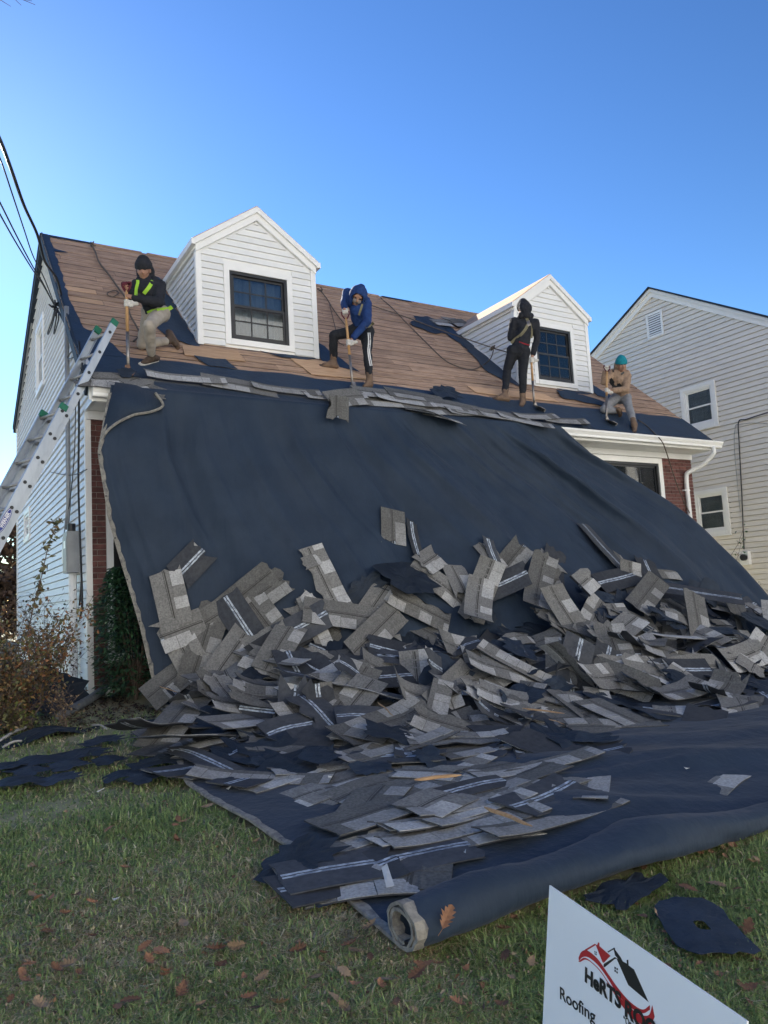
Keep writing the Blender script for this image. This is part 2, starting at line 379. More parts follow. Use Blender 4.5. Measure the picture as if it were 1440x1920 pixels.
MB().prism([(gx0, -OH + y - .002, 3.385 + z) for y, z in gp], (gx1 - gx0, 0, 0)).build('gutter', M['trim'], house)
for gx in (gx0 - .004, gx1): MB().prism([(gx, -OH - .002 + y, 3.385 + z) for y, z in ((0, 0), (-.08, 0), (-.088, .04), (-.124, .09), (-.124, .12), (0, .12))], (.004, 0, 0)).build('gutter_end_cap', M['trim'], house)
def downspout(pts, w, name='downspout'):
    mb = MB(); mb.tube(smooth_path(pts, 5), w, 8); return mb.build(name, M['trim'], house, smooth=True)
downspout([(11.05, -OH - .07, 3.40), (11.05, -OH - .07, 3.27), (10.98, -.32, 3.08), (10.86, -.12, 2.98), (10.83, -.065, 2.86), (10.83, -.06, 2.2), (10.83, -.06, .2)], .042)
MB().box(10.76, 10.90, -.07, .0, 2.62, 2.65).build('downspout_strap', M['trim'], house)
# ---------------------------------------------------------------- windows
def window(par, name, o3, ax, nrm, w_, h_, casing=.09, cols=3, rows=2, fm='black', depth=.05, curtain=True, sill=True, casm='trim', sub=None, cdepth=.12, cm='curtain'):
    """o3 lower-left of the casing's outer edge; ax = unit direction along the width, nrm = outward normal. Returns the window part."""
    o3 = np.array(o3, float); ax = np.array(ax, float); nn = np.array(nrm, float); up = np.array([0, 0, 1.0])
    P = lambda a, z, d: tuple(o3 + ax * a + up * z + nn * d)
    def bx(mb, a0, a1, z0, z1, d0, d1):
        v = [P(a, z, d) for d in (d0, d1) for z in (z0, z1) for a in (a0, a1)]
        mb.add(v, [(0, 1, 3, 2), (4, 6, 7, 5), (0, 4, 5, 1), (2, 3, 7, 6), (0, 2, 6, 4), (1, 5, 7, 3)])
    c = casing; mb = MB()
    bx(mb, 0, c, 0, h_, -.02, .022); bx(mb, w_ - c, w_, 0, h_, -.02, .022); bx(mb, c, w_ - c, h_ - c, h_, -.02, .020); bx(mb, c, w_ - c, 0, c, -.02, .020 if not sill else .03)
    root = mb.build(name, M[casm], par)
    if sub is None: sub = root
    # inner jamb
    a0, a1, z0, z1 = c, w_ - c, c, h_ - c; f = .045
    mb = MB()
    bx(mb, a0, a0 + f, z0, z1, -depth - .02, .004); bx(mb, a1 - f, a1, z0, z1, -depth - .02, .004)
    bx(mb, a0 + f, a1 - f, z1 - f, z1, -depth - .02, .002); bx(mb, a0 + f, a1 - f, z0, z0 + f, -depth - .02, .006)
    mb.build('frame', M[fm], sub)
    zm = (z0 + z1) / 2
    for zi, (zz0, zz1, dd) in enumerate(((z0 + f, zm + .02, -.012), (zm - .02, z1 - f, -.034))):
        mb = MB(); s = .035
        bx(mb, a0 + f, a0 + f + s, zz0, zz1, dd - .02, dd); bx(mb, a1 - f - s, a1 - f, zz0, zz1, dd - .02, dd)
        bx(mb, a0 + f + s, a1 - f - s, zz0, zz0 + s, dd - .021, dd + .001); bx(mb, a0 + f + s, a1 - f - s, zz1 - s, zz1, dd - .021, dd + .001)
        mb.build('sash', M[fm], sub)
        g0, g1, h0, h1 = a0 + f + s, a1 - f - s, zz0 + s, zz1 - s
        mb = MB(); bx(mb, g0, g1, h0, h1, dd - .012, dd - .009); mb.build('pane', M['glass'], sub)
        for i in range(1, cols):
            x = g0 + (g1 - g0) * i / cols; mb = MB(); bx(mb, x - .010, x + .010, h0, h1, dd - .0085, dd - .003); mb.build('muntin', M[fm], sub)
        for i in range(1, rows):
            z = h0 + (h1 - h0) * i / rows; mb = MB(); bx(mb, g0, g1, z - .010, z + .010, dd - .0085, dd - .0025); mb.build('muntin', M[fm], sub)
    if curtain:
        mb = MB(); n = 48
        for i in range(n):
            a = a0 + (a1 - a0) * i / n; b = a0 + (a1 - a0) * (i + 1) / n
            d = lambda q: -cdepth + (.018 if cdepth > .1 else .006) * math.sin(q * 34) + .008 * math.sin(q * 71 + 1)
            mb.add([P(a, z0, d(a)), P(b, z0, d(b)), P(b, z1, d(b)), P(a, z1, d(a))], [(0, 1, 2, 3)])
        mb.build('curtain', M[cm], sub, smooth=True)
    mb = MB(); bx(mb, a0 - .02, a1 + .02, z0 - .02, z1 + .02, -.20, -.19); mb.build('room_back', M['room'], sub)
    return root
window(house, 'front_window', (8.3, -.004, 1.5), (1, 0, 0), (0, -1, 0), 1.92, 1.73, .10, 4, 1, depth=.06)
window(house, 'front_window', (.203, -.004, .40), (1, 0, 0), (0, -1, 0), 2.2, 2.4, .075, 4, 1, depth=.06)
for (y0, y1, z0, z1) in SIDE_WINS:
    window(house, 'side_window', (-.012, y1, z0), (0, -1, 0), (-1, 0, 0), y1 - y0, z1 - z0, .08, 1, 1, fm='trim', curtain=False)
# ---------------------------------------------------------------- dormers
def dormer(dx):
    x0, x1 = dx, dx + DW; xc = dx + DW / 2; ybk = lambda z: (z - ZE) / SL - OH
    ds = (DZA - DZE) / (DW / 2 + .04)
    # window geometry on the front
    wx0, wx1, wz0, wz1 = dx + .40, dx + 1.475, 4.66, 5.86
    c0, c1 = wx0 + .085, wx1 - .085
    # body: shell with a real opening for the window
    mb = MB(); zt = lambda x: DZE - .03 + ds * (DW / 2 - abs(x - xc))
    yi = DY + .016
    def fb(a, b, z0a, z0b, z1a, z1b, y0=yi, y1=yi + .05):
        mb.add([(a, y0, z0a), (b, y0, z0b), (b, y0, z1b), (a, y0, z1a), (a, y1, z0a), (b, y1, z0b), (b, y1, z1b), (a, y1, z1a)],
               [(0, 1, 2, 3), (4, 7, 6, 5), (0, 4, 5, 1), (2, 6, 7, 3), (0, 3, 7, 4), (1, 5, 6, 2)])
    fb(x0 + .02, wx0 + .06, DZB - .1, DZB - .1, zt(x0 + .02), zt(wx0 + .06)); fb(wx1 - .06, x1 - .02, DZB - .1, DZB - .1, zt(wx1 - .06), zt(x1 - .02))
    fb(wx0 + .06, xc, wz1 - .06, wz1 - .06, zt(wx0 + .06), zt(xc)); fb(xc, wx1 - .06, wz1 - .06, wz1 - .06, zt(xc), zt(wx1 - .06))
    fb(wx0 + .06, wx1 - .06, DZB - .1, DZB - .1, wz0 + .06, wz0 + .06)
    for xa in (x0 + .02, x1 - .06):
        mb.prism([(xa, yi + .05, DZB - .05), (xa, ybk(DZE) + .1, DZE), (xa, yi + .05, DZE)], (.04, 0, 0))
    d = mb.build('dormer', M['vinyl'], house)
    # front siding boards
    z = DZB - .01; k = 0
    while z < DZA - .2:
        z2 = min(z + .1016 - .006, DZA - .14)
        segs = []
        def lim(zz): return (DW / 2 - .075) if zz < DZE - .12 else max(0.0, (DW / 2 - .075) - (zz - (DZE - .12)) / ds)
        la, lb = lim(z), lim(z2)
        if wz0 - .03 < (z + z2) / 2 < wz1 + .04: segs = [(-la, wx0 - xc - .002, -lb, wx0 - xc - .002), (wx1 - xc + .002, la, wx1 - xc + .002, lb)]
        else: segs = [(-la, la, -lb, lb)]
        for (a0, b0, a1, b1) in segs:
            if b0 - a0 < .02: continue
            m2 = MB(); yl, yh = DY - .008, DY + .011
            m2.add([(xc + a0, yl, z), (xc + b0, yl, z), (xc + b1, yh, z2), (xc + a1, yh, z2), (xc + a0, yi - .001, z), (xc + b0, yi - .001, z), (xc + b1, yi - .001, z2), (xc + a1, yi - .001, z2)],
                   [(0, 1, 2, 3), (4, 7, 6, 5), (0, 4, 5, 1), (2, 6, 7, 3), (0, 3, 7, 4), (1, 5, 6, 2)])
            m2.build('siding_board', M['vinyl'], d)
        z += .1016
    # side siding boards (both cheeks)
    for sx, xs_ in ((-1, x0), (1, x1)):
        z = DZB + .02
        while z < DZE - .12:
            z2 = min(z + .1016 - .006, DZE - .08); a = DY + .06; b0, b1 = ybk(z) - .03, ybk(z2) - .03
            if b1 > a + .02:
                m2 = MB(); b0 = max(b0, a + .005); xl, xh = xs_ + sx * .009, xs_ - sx * .010; xi = xs_ - sx * .019
                m2.add([(xl, a, z), (xl, b0, z), (xh, b1, z2), (xh, a, z2), (xi, a, z), (xi, b0, z), (xi, b1, z2), (xi, a, z2)],
                       [(0, 1, 2, 3), (4, 7, 6, 5), (0, 4, 5, 1), (2, 6, 7, 3), (0, 3, 7, 4), (1, 5, 6, 2)])
                m2.build('siding_board', M['vinyl'], d)
            z += .1016
        m2 = MB(); m2.box(min(xs_ + sx * .021, xs_ + sx * .075), max(xs_ + sx * .021, xs_ + sx * .075), DY - .068, ybk(DZE) + .02, DZE - .055, DZE + .03); m2.build('eave_crown', M['trim'], d)
        # side fascia under the eave and base flashing
        m2 = MB(); m2.prism([(xs_ + sx * .02, DY + .0, DZE - .10), (xs_ + sx * .02, ybk(DZE - .10), DZE - .10), (xs_ + sx * .02, ybk(DZE), DZE + .0), (xs_ + sx * .02, DY, DZE)], (-sx * .035, 0, 0)); m2.build('eave_board', M['trim'], d)
        m2 = MB(); m2.prism([(xs_ + sx * .012, DY + .03, DZB - .02 + SL * .03), (xs_ + sx * .012, ybk(DZE - .1), DZE - .1), (xs_ + sx * .012, ybk(DZE - .1) - .035, DZE - .1), (xs_ + sx * .012, DY + .03, DZB + .03 + SL * .03)], (-sx * .02, 0, 0)); m2.build('step_flashing', M['trim'], d)
    # corner posts
    for xa, xb in ((x0 - .006, x0 + .075), (x1 - .075, x1 + .006)):
        MB().box(xa, xb, DY - .012, DY + .012, DZB - .03, DZE - .10).build('corner_post', M['trim'], d)
    for xa, xb in ((x0 - .010, x0 + .01), (x1 - .01, x1 + .010)):
        MB().box(xa, xb, DY + .013, DY + .065, DZB + .0, DZE - .10).build('corner_post', M['trim'], d)
    # rake boards: a broad lower board and a crown strip
    for (yo, yo2, h0, h1, ex) in ((DY - .035, DY + .02, .02, .165, .01), (DY - .07, DY + .02, -.035, .055, .04)):
        for sx in (-1, 1):
            xe = xc + sx * (DW / 2 + ex); ze_ = DZA - ds * (DW / 2 + ex)
            MB().prism([(xc, yo, DZA - h0), (xe, yo, ze_ - h0), (xe, yo, ze_ - h1), (xc, yo, DZA - h1)], (0, yo2 - yo - (.002 if sx > 0 else 0), 0)).build('rake_board', M['trim'], d)
    # roof slopes: sheathing boards
    for sx in (-1, 1):
        nb = 6
        for i in range(nb):
            q0, q1 = i / nb, (i + 1) / nb
            P = lambda q, y, up_: (xc + sx * q * (DW / 2 + .05), y, DZA + .03 - q * ds * (DW / 2 + .05) + up_)
            za, zb_ = P(q0, 0, 0)[2], P(q1, 0, 0)[2]
            m2 = MB(); m2.prism([P(q0 + .004, DY - .06, .0), P(q1 - .004, DY - .06, .0), P(q1 - .004, ybk(zb_) + .05, .0), P(q0 + .004, ybk(za) + .05, .0)], (0, 0, .02))
            m2.build('roof_board', M['plank_new'], d)
    # window
    wn = window(d, 'window', (wx0, DY + .012, wz0), (1, 0, 0), (0, -1, 0), wx1 - wx0, wz1 - wz0, .085, 3, 2, sub=d)
    # small bent flashing under the front
    m2 = MB(); m2.prism([(x0 + .05, DY - .10, DZB - .155), (x1 + .06, DY - .12, DZB - .17), (x1 + .05, DY + .02, DZB - .03), (x0 + .05, DY + .02, DZB - .03)], (0, -.004, .006)); m2.build('apron_flashing', M['feltdark'], d)
    return d
dormer(D1X); dormer(D2X)
# ================================================================ neighbouring house
NX = 13.5
nb = empty('neighbour_house', (NX, 0, 0)); tag(nb, 'tall beige sided neighbouring house with white rake trim and gable vent', 'house')
NAY, NAZ = 2.35, 8.03; NSL, NSR = .52, .616; NY0, NY1 = -3.2, 8.2
def ntop(y): return NAZ - (NSL * (y - NAY) if y > NAY else NSR * (NAY - y))
def nleft(z): return NAY - (NAZ - .1 - z) / NSR
def nright(z): return NAY + (NAZ - .1 - z) / NSL
mb = MB(); mb.prism([(NX + .33, NY0, -.4), (NX + .33, NY1, -.4), (NX + .33, NY1, ntop(NY1) - .1), (NX + .33, NAY, NAZ - .1), (NX + .33, NY0, ntop(NY0) - .1)], (7.2, 0, 0))
nwall = mb.build('gable_wall', M['beige'], nb)
z = .05; NE_ = .1143
nwins = [(.92, 1.83, 4.33, 5.36), (.90, 1.78, 1.88, 2.92)]
while z < NAZ - .25:
    z2 = min(z + NE_ - .010, NAZ - .2)
    a0, a1 = max(NY0, nleft(z)), max(NY0, nleft(z2)); b0, b1 = min(NY1, nright(z)), min(NY1, nright(z2))
    segs = [(a0, b0, a1, b1)]
    for (wy0, wy1, wz0, wz1) in nwins:
        if z2 > wz0 + .06 and z < wz1 - .06: segs = [(a0, wy0 + .02, a1, wy0 + .02), (wy1 - .02, b0, wy1 - .02, b1)]
    for (p0, q0, p1, q1) in segs:
        if q0 - p0 < .05: continue
        m2 = MB(); xl, xh = NX - .022, NX
        m2.add([(xl, p0, z), (xl, q0, z), (xh, q1, z2), (xh, p1, z2), (NX + .019, p0, z), (NX + .019, q0, z), (NX + .019, q1, z2), (NX + .019, p1, z2)],
               [(0, 1, 2, 3), (4, 7, 6, 5), (0, 4, 5, 1), (2, 6, 7, 3), (0, 3, 7, 4), (1, 5, 6, 2)])
        m2.build('siding_board', M['beige'], nwall)
    z += NE_
for (ya, yb) in ((NY0 - .3, NAY), (NAY, NY1 + .3)):
    for (xa, xb, h0, h1, m_) in ((NX - .05, NX - .016, .03, .20, 'trim'), (NX - .09, NX - .052, -.01, .07, 'trim'), (NX - .13, NX + 7.6, -.055, -.012, 'feltdark')):
        MB().prism([(xa, ya, ntop(ya) - h0), (xa, yb, ntop(yb) - h0), (xa, yb, ntop(yb) - h1), (xa, ya, ntop(ya) - h1)], (xb - xa, 0, 0)).build('rake_board' if m_ == 'trim' else 'roof_slope', M[m_], nb)
for (wy0, wy1, wz0, wz1) in nwins:
    wn = window(nb, 'window', (NX - .018, wy1, wz0), (0, -1, 0), (-1, 0, 0), wy1 - wy0, wz1 - wz0, .085, 1, 1, fm='trim', curtain=True, depth=.06, cdepth=.075, cm='blind')
    MB().box(NX - .06, NX - .037, wy0 - .02, wy1 + .02, wz0 - .035, wz0 - .002).build('sill', M['trim'], nb)
# gable vent
vt = MB().box(NX - .034, NX - .021, 2.10, 2.16, 6.82, 7.45).box(NX - .034, NX - .021, 2.52, 2.58, 6.82, 7.45).box(NX - .034, NX - .021, 2.161, 2.519, 6.82, 6.88).box(NX - .034, NX - .021, 2.161, 2.519, 7.39, 7.45).build('gable_vent', M['trim'], nb)
for i in range(9):
    z = 6.89 + i * .056
    m2 = MB(); m2.prism([(NX - .036, 2.161, z), (NX - .036, 2.519, z), (NX - .022, 2.519, z + .042), (NX - .022, 2.161, z + .042)], (.003, 0, .004)); m2.build('louvre', M['trim'], vt)
MB().box(NX - .0208, NX - .0204, 2.16, 2.52, 6.88, 7.39).build('vent_back', M['room'], nb)
# utility cable and meter on the wall
def cable(name, pts, r, label, cat='cable', m='cable', grp=None, n=6, sm=6):
    mb = MB(); mb.tube(smooth_path(pts, sm), r, n); o = mb.build(name, M[m], None, smooth=True); tag(o, label, cat, grp); return o
cx_ = NX - .05
cable('wall_cable', [on_x(*p, cx_) for p in ((1440, 773), (1400, 786), (1385, 791), (1386, 830), (1391, 930), (1395, 1030))], .012, 'black utility cable running down the beige neighbouring wall')
cable('wall_cable', [on_x(*p, cx_ + .02) for p in ((1440, 794), (1410, 793), (1386, 796), (1379, 800), (1377, 835), (1382, 900), (1388, 960))], .006, 'thin grey cable hanging loose beside the black one on neighbouring wall', m='grey')
mt = empty('wall_meter', tuple(on_x(1400, 1050, NX - .05))); tag(mt, 'small pale utility meter mounted low on the beige neighbouring wall', 'meter')
P = on_x(1400, 1045, NX - .02)
MB().box(NX - .12, NX - .012, P[1] - .10, P[1] + .10, P[2] - .16, P[2] + .13).build('meter_box', M['trim'], mt)
MB().tube([(NX - .121, P[1] - .02, P[2]), (NX - .19, P[1] - .02, P[2])], .07, 16).build('meter_dial', M['black'], mt)
# ================================================================ street behind the camera, added bounce light buildings and an added sun blocker
def simple_house(name, label, x0, x1, y0, y1, h, rh, wm, rm, face=1):
    hs = empty(name, ((x0 + x1) / 2, (y0 + y1) / 2, -.5)); tag(hs, label, 'house'); z0 = -.6
    MB().box(x0, x1, y0, y1, z0, h).build('wall', M[wm], hs); ym = (y0 + y1) / 2
    for xa in (x0, x1 - .1): MB().prism([(xa, y0, h + .002), (xa, y1, h + .002), (xa, ym, h + rh)], (.1, 0, 0)).build('gable', M[wm], hs)
    for ya in (y0 - .4, y1 + .4):
        MB().prism([(x0 - .3, ya, h - .2), (x1 + .3, ya, h - .2), (x1 + .3, ym, h + rh + .05), (x0 - .3, ym, h + rh + .05)], (0, 0, .14)).build('roof', M[rm], hs)
    yf = y1 if face > 0 else y0; dn = .04 * face
    n = max(2, int((x1 - x0) / 2.6))
    for st in range(max(1, int(h / 2.7))):
        for i in range(n):
            xa = x0 + (i + .5) * (x1 - x0) / n - .5; za = .3 + st * 2.7
            if st == 0 and i == n // 2:
                MB().box(xa, xa + .95, yf + dn * .2, yf + dn, z0 + .3, 1.8).build('door', M['black'], hs)
            else:
                wn = MB().box(xa, xa + 1.0, yf + dn * .2, yf + dn, za, za + 1.3).build('window', M['trim'], hs)
                MB().box(xa + .08, xa + .92, yf + dn * 1.1, yf + dn * 1.3, za + .08, za + 1.22).build('pane', M['black'], wn)
M['cream'] = mat('cream_siding', (.80, .77, .70), (.75, .72, .65), 3, .6)
dw = MB().add([(-9.0, -16.3, -.485), (-3.7, -16.3, -.485), (-3.7, -9.2, -.485), (-3.7, 0, .012), (-3.7, 16, .012), (-9, 16, .012), (-9, 0, .012), (-9, -9.2, -.485)], [(0, 1, 2, 7), (7, 2, 3, 6), (6, 3, 4, 5)]).build('bounce_strip', mat('bounce_strip_concrete', (.55, .53, .50), (.46, .445, .42), 4, .9)); tag(dw, 'added unseen pale concrete strip bouncing sunlight left of the house', 'bounce_strip', kind='structure')  # pale slab added out of view to bounce sunlight onto the side wall
M['shing'] = mat('roof_shingle_far', (.16, .14, .13), (.11, .10, .095), 8, .9)
for i, (x0, x1, h, wm, lab) in enumerate(((-46, -31, 15.5, 'cream', 'added unseen cream building at the far end of the bounce light row'), (-29, -13, 17, 'vinyl', 'added unseen white building bouncing sunlight from the other side of the street'), (-11, 5, 16, 'cream', 'added unseen cream building bouncing sunlight from straight across the street'),
                                         (7, 22, 17, 'beige', 'added unseen beige building bouncing sunlight from across the street towards the tarp'), (24, 39, 15.5, 'vinyl', 'added unseen white building bouncing sunlight from further along the street'), (41, 55, 16, 'cream', 'added unseen cream building at the near end of the bounce light row'))):
    simple_house('bounce_building', lab, x0, x1, -39, -27, h, 1.2, wm, 'shing')  # unseen tall row, added to bounce sunlight onto house front and lawn
st = MB().add([(-120, -24, -.488), (120, -24, -.488), (120, -16.5, -.488), (-120, -16.5, -.488)], [(0, 1, 2, 3)]).build('road', mat('asphalt', (.055, .055, .058), (.04, .04, .042), 4, .9, .4, 60)); tag(st, 'grey asphalt residential street', 'road', kind='structure')
for (ya, yb) in ((-16.5, -16.3), (-24.2, -24.0)):
    k_ = MB().box(-120, 120, ya, yb, -.7, -.36).build('kerb', mat('kerb_stone', (.42, .41, .39), (.34, .33, .31), 6, .9)); tag(k_, 'concrete kerb along the street', 'kerb', kind='structure')
sw_ = MB().add([(-120, -15.2, -.49), (120, -15.2, -.49), (120, -13.6, -.49), (-120, -13.6, -.49)], [(0, 1, 2, 3)]).build('pavement', mat('pavement_concrete', (.45, .43, .40), (.37, .355, .33), 5, .9)); tag(sw_, 'pale concrete pavement between lawn and street', 'pavement', kind='structure')
simple_house('sun_blocker', 'added unseen tall block far behind the house that blocks the sun', -4.6, 1.15, 38, 46, 26.5, 1.5, 'cream', 'shing', -1)  # added out of view to keep sun off the left lawn and side wall
# rust coloured tree low between the two houses, seen past the back corner
def round_tree(label, base, hgt, r_, pal, seed, n=2600):
    rs = np.random.default_rng(seed); rt = empty('autumn_tree', tuple(base)); tag(rt, label, 'tree'); b = np.array(base, float)
    mb = MB(); mb.tube([b, b + [0, 0, hgt * .45], b + [.1, 0, hgt * .8]], [.14, .10, .04], 8)
    for i in range(8):
        a = i * 2.4; mb.tube([b + [0, 0, hgt * (.35 + .05 * i)], b + [math.cos(a) * r_ * .7, math.sin(a) * r_ * .7, hgt * (.55 + .05 * i)]], [.05, .015], 5)
    mb.build('trunk', mat('bark', (.10, .075, .06), (.06, .045, .035), 12, .9, .5, 30), rt)
    d = rs.normal(0, 1, (n, 3)); d /= np.linalg.norm(d, axis=1)[:, None]; k = rs.uniform(.35, 1, n) ** .5
    k *= np.array([1 + .35 * fbm(*(q * 1.8), 1.0) for q in d]); P = b + [0, 0, hgt * .68] + d * k[:, None] * [r_, r_, hgt * .36]
    mb = MB(); V = []; F = []
    D = rs.normal(0, 1, (n, 3)); D /= np.linalg.norm(D, axis=1)[:, None]; S = np.cross(D, rs.normal(0, 1, (n, 3))); S /= np.linalg.norm(S, axis=1)[:, None]; sz = rs.uniform(.07, .14, n)
    for i in range(n): V += [P[i] + D[i] * sz[i], P[i] + S[i] * sz[i] * .7, P[i] - D[i] * sz[i], P[i] - S[i] * sz[i] * .7]; F.append((4 * i, 4 * i + 1, 4 * i + 2, 4 * i + 3))
    mb.add(V, F); mb.build('crown', mat('autumn_leaves', pal[0], pal[1], 2.5, .8), rt, recalc=False)
round_tree('rust leaved tree behind the rear corner of the white side wall', (.25, 21.5, 0), 5.0, 1.5, ((.16, .08, .04), (.07, .05, .03)), 31)
round_tree('low brown hedge tree behind the rear corner of the side wall', (.2, 17.5, -.6), 3.0, 1.5, ((.13, .075, .045), (.07, .045, .03)), 32, 3200)
round_tree('second low brown hedge tree beside the first', (-1.8, 18.2, -.5), 3.4, 1.6, ((.12, .08, .04), (.06, .05, .03)), 33, 2600)
# ================================================================ tarp
M['tarp'] = None
def tarp_mat():
    m = mat('tarp_cloth', (.026, .042, .070), (.019, .032, .055), 2.2, .68, .30, 34, spec=.22, c3=(.034, .048, .072), s3=.8, f3=.55, bdist=.006)
    N = m.node_tree.nodes; L = m.node_tree.links; b = N['Principled BSDF']
    tc = N['Texture Coordinate']; w1 = N.new('ShaderNodeTexWave'); w1.inputs['Scale'].default_value = 120; w1.bands_direction = 'Z'
    w1.inputs['Distortion'].default_value = 1.5; L.new(tc.outputs['Object'], w1.inputs['Vector'])
    bp = N.new('ShaderNodeBump'); bp.inputs['Strength'].default_value = .12; bp.inputs['Distance'].default_value = .002
    old = b.inputs['Normal'].links[0].from_socket; L.new(w1.outputs['Fac'], bp.inputs['Height']); L.new(old, bp.inputs['Normal']); L.new(bp.outputs[0], b.inputs['Normal'])
    mp2 = N.new('ShaderNodeMapping'); mp2.inputs['Scale'].default_value = (5, 5, .45); mp2.inputs['Rotation'].default_value = (0, .25, 0); L.new(tc.outputs['Object'], mp2.inputs[0])
    n2 = N.new('ShaderNodeTexNoise'); n2.inputs['Scale'].default_value = 2.6; n2.inputs['Detail'].default_value = 5; L.new(mp2.outputs[0], n2.inputs['Vector'])
    b2 = N.new('ShaderNodeBump'); b2.inputs['Strength'].default_value = .32; b2.inputs['Distance'].default_value = .035; L.new(n2.outputs['Fac'], b2.inputs['Height']); L.new(bp.outputs[0], b2.inputs['Normal']); L.new(b2.outputs[0], b.inputs['Normal'])
    b.inputs['Sheen Weight'].default_value = .06; b.inputs['Sheen Roughness'].default_value = .4
    return m
M['tarp'] = tarp_mat()
M['hem'] = mat('tarp_hem', (.30, .285, .25), (.20, .19, .17), 30, .8, .5, 60, c3=(.07, .07, .08), s3=22, f3=.8)
LE = np.array([(3.50, .16, -.64), (2.69, -.02, -.78), (1.98, .06, -.84), (1.34, .22, -.90), (.76, .35, -.99), (0.28, .43, -1.08), (-.07, .49, -1.25)])
RE = np.array([(3.50, 7.05, -.64), (3.1, 7.76, -.66), (2.6, 8.62, -.82), (1.94, 9.5, -1.12), (1.13, 10.09, -1.52), (.5, 10.15, -1.92), (-.13, 10.3, -2.5)])
LG = np.array([(-1.25, .49), (-2.4, .22), (-4.1, -.09), (-5.5, .03), (-6.62, .0)])
YF = -6.62
def prm(T): return np.concatenate([[0], np.cumsum(np.linalg.norm(np.diff(T, axis=0), axis=1))])
LT, RT = prm(LE), prm(RE); LT /= LT[-1]; RT /= RT[-1]
def tarp_pt(s, q):
    """s across 0..1; q: -0.12..0 over the eave, 0..1 the hanging part, 1..2 along the ground"""
    wob = .5 * math.sin(s * 9.3) + .3 * math.sin(s * 23 + 1)
    if q < 0:
        k = -q / .12; v = -.10 + k * (.30 + .05 * wob - .16 * s); x = .16 + s * 6.89 + .0 * k
        p = np.array(RP(x, v, .045 + .012 * (1 - k))); return p
    if q <= 1:
        l = np.array([np.interp(q, LT, LE[:, i]) for i in range(3)]); r_ = np.array([np.interp(q, RT, RE[:, i]) for i in range(3)])
        z, x, y = l * (1 - s) + r_ * s
        b = math.sin(math.pi * min(max(s, 0), 1)) ** .8
        y -= b * 1.15 * q ** 1.7 ; z += 0
        env = min(1, q * 5.5) * (1 - .75 * max(0, q - .8) / .2)
        x += .10 * env * math.sin(s * 12) * q
        f = .050 * math.sin(s * 40 + 1.5 * q) * (.4 + .6 * math.sin(s * 7 + 1) ** 2) + .030 * math.sin(s * 83 + 2 * q + 2) * (.3 + .7 * math.sin(s * 11) ** 2) + .07 * math.sin(s * 17 - 2.2 * q + .5) * (.35 + .65 * s)
        f += .045 * fbm(x * .6, z * .5, s, 1.3) + .016 * math.sin(s * 150 + 3 * q) * (.3 + .7 * math.sin(s * 19 + 2) ** 2) * max(.25, 1 - q * .8)
        cr = (1 - abs(math.sin(s * 31 + .9 * math.sin(s * 9) - 1.1 * q))) ** 4 * .045 + (1 - abs(math.sin(s * 53 + 2.0 - .8 * q))) ** 5 * .03
        y -= (f * 1.15 + cr * (.5 + .5 * math.sin(s * 13 + 2 * q) ** 2)) * env * (.95 + .65 * s)
        z = max(z, ground_z(x, y) + .025)
        return np.array([x, y, z])
    t = q - 1; p0 = tarp_pt(s, 1.0); yb = p0[1] + (YF - p0[1]) * t
    xl0 = np.interp(-yb, -LG[:, 0], LG[:, 1]); xr0 = 10.3 - 1.2 * t; xt = xl0 + (xr0 - xl0) * s
    xl = p0[0] * (1 - min(1, t * 3)) + xt * min(1, t * 3)
    z = ground_z(xl, yb) + .025
    near = max(0, (t - .35) / .65)
    wr = .030 * (fbm(xl * .8, yb * 1.2, 3, .9) + .6) + .008 * abs(fbm(xl, yb, 5, 2.6))
    rr = min(1, max(0, (xl - .95) / .6))
    u_ = xl * .45 + yb * 1.0; w2 = xl * 1.0 - yb * .35
    wr += rr * near * (.10 * (fbm(u_ * 1.1, w2 * .35, 8, 1.0) + .5) + .05 * math.exp(-(fbm(u_ * 1.3, w2 * .28, 1, 1.0) * 4.5) ** 2) + .02 * fbm(u_ * 3.5, w2 * .9, 6, 1.6))
    k9 = min(1, max(0, (t - .80) / .19)); wr *= 1 - .85 * k9 * k9 * (3 - 2 * k9)
    return np.array([xl, yb, z + wr])
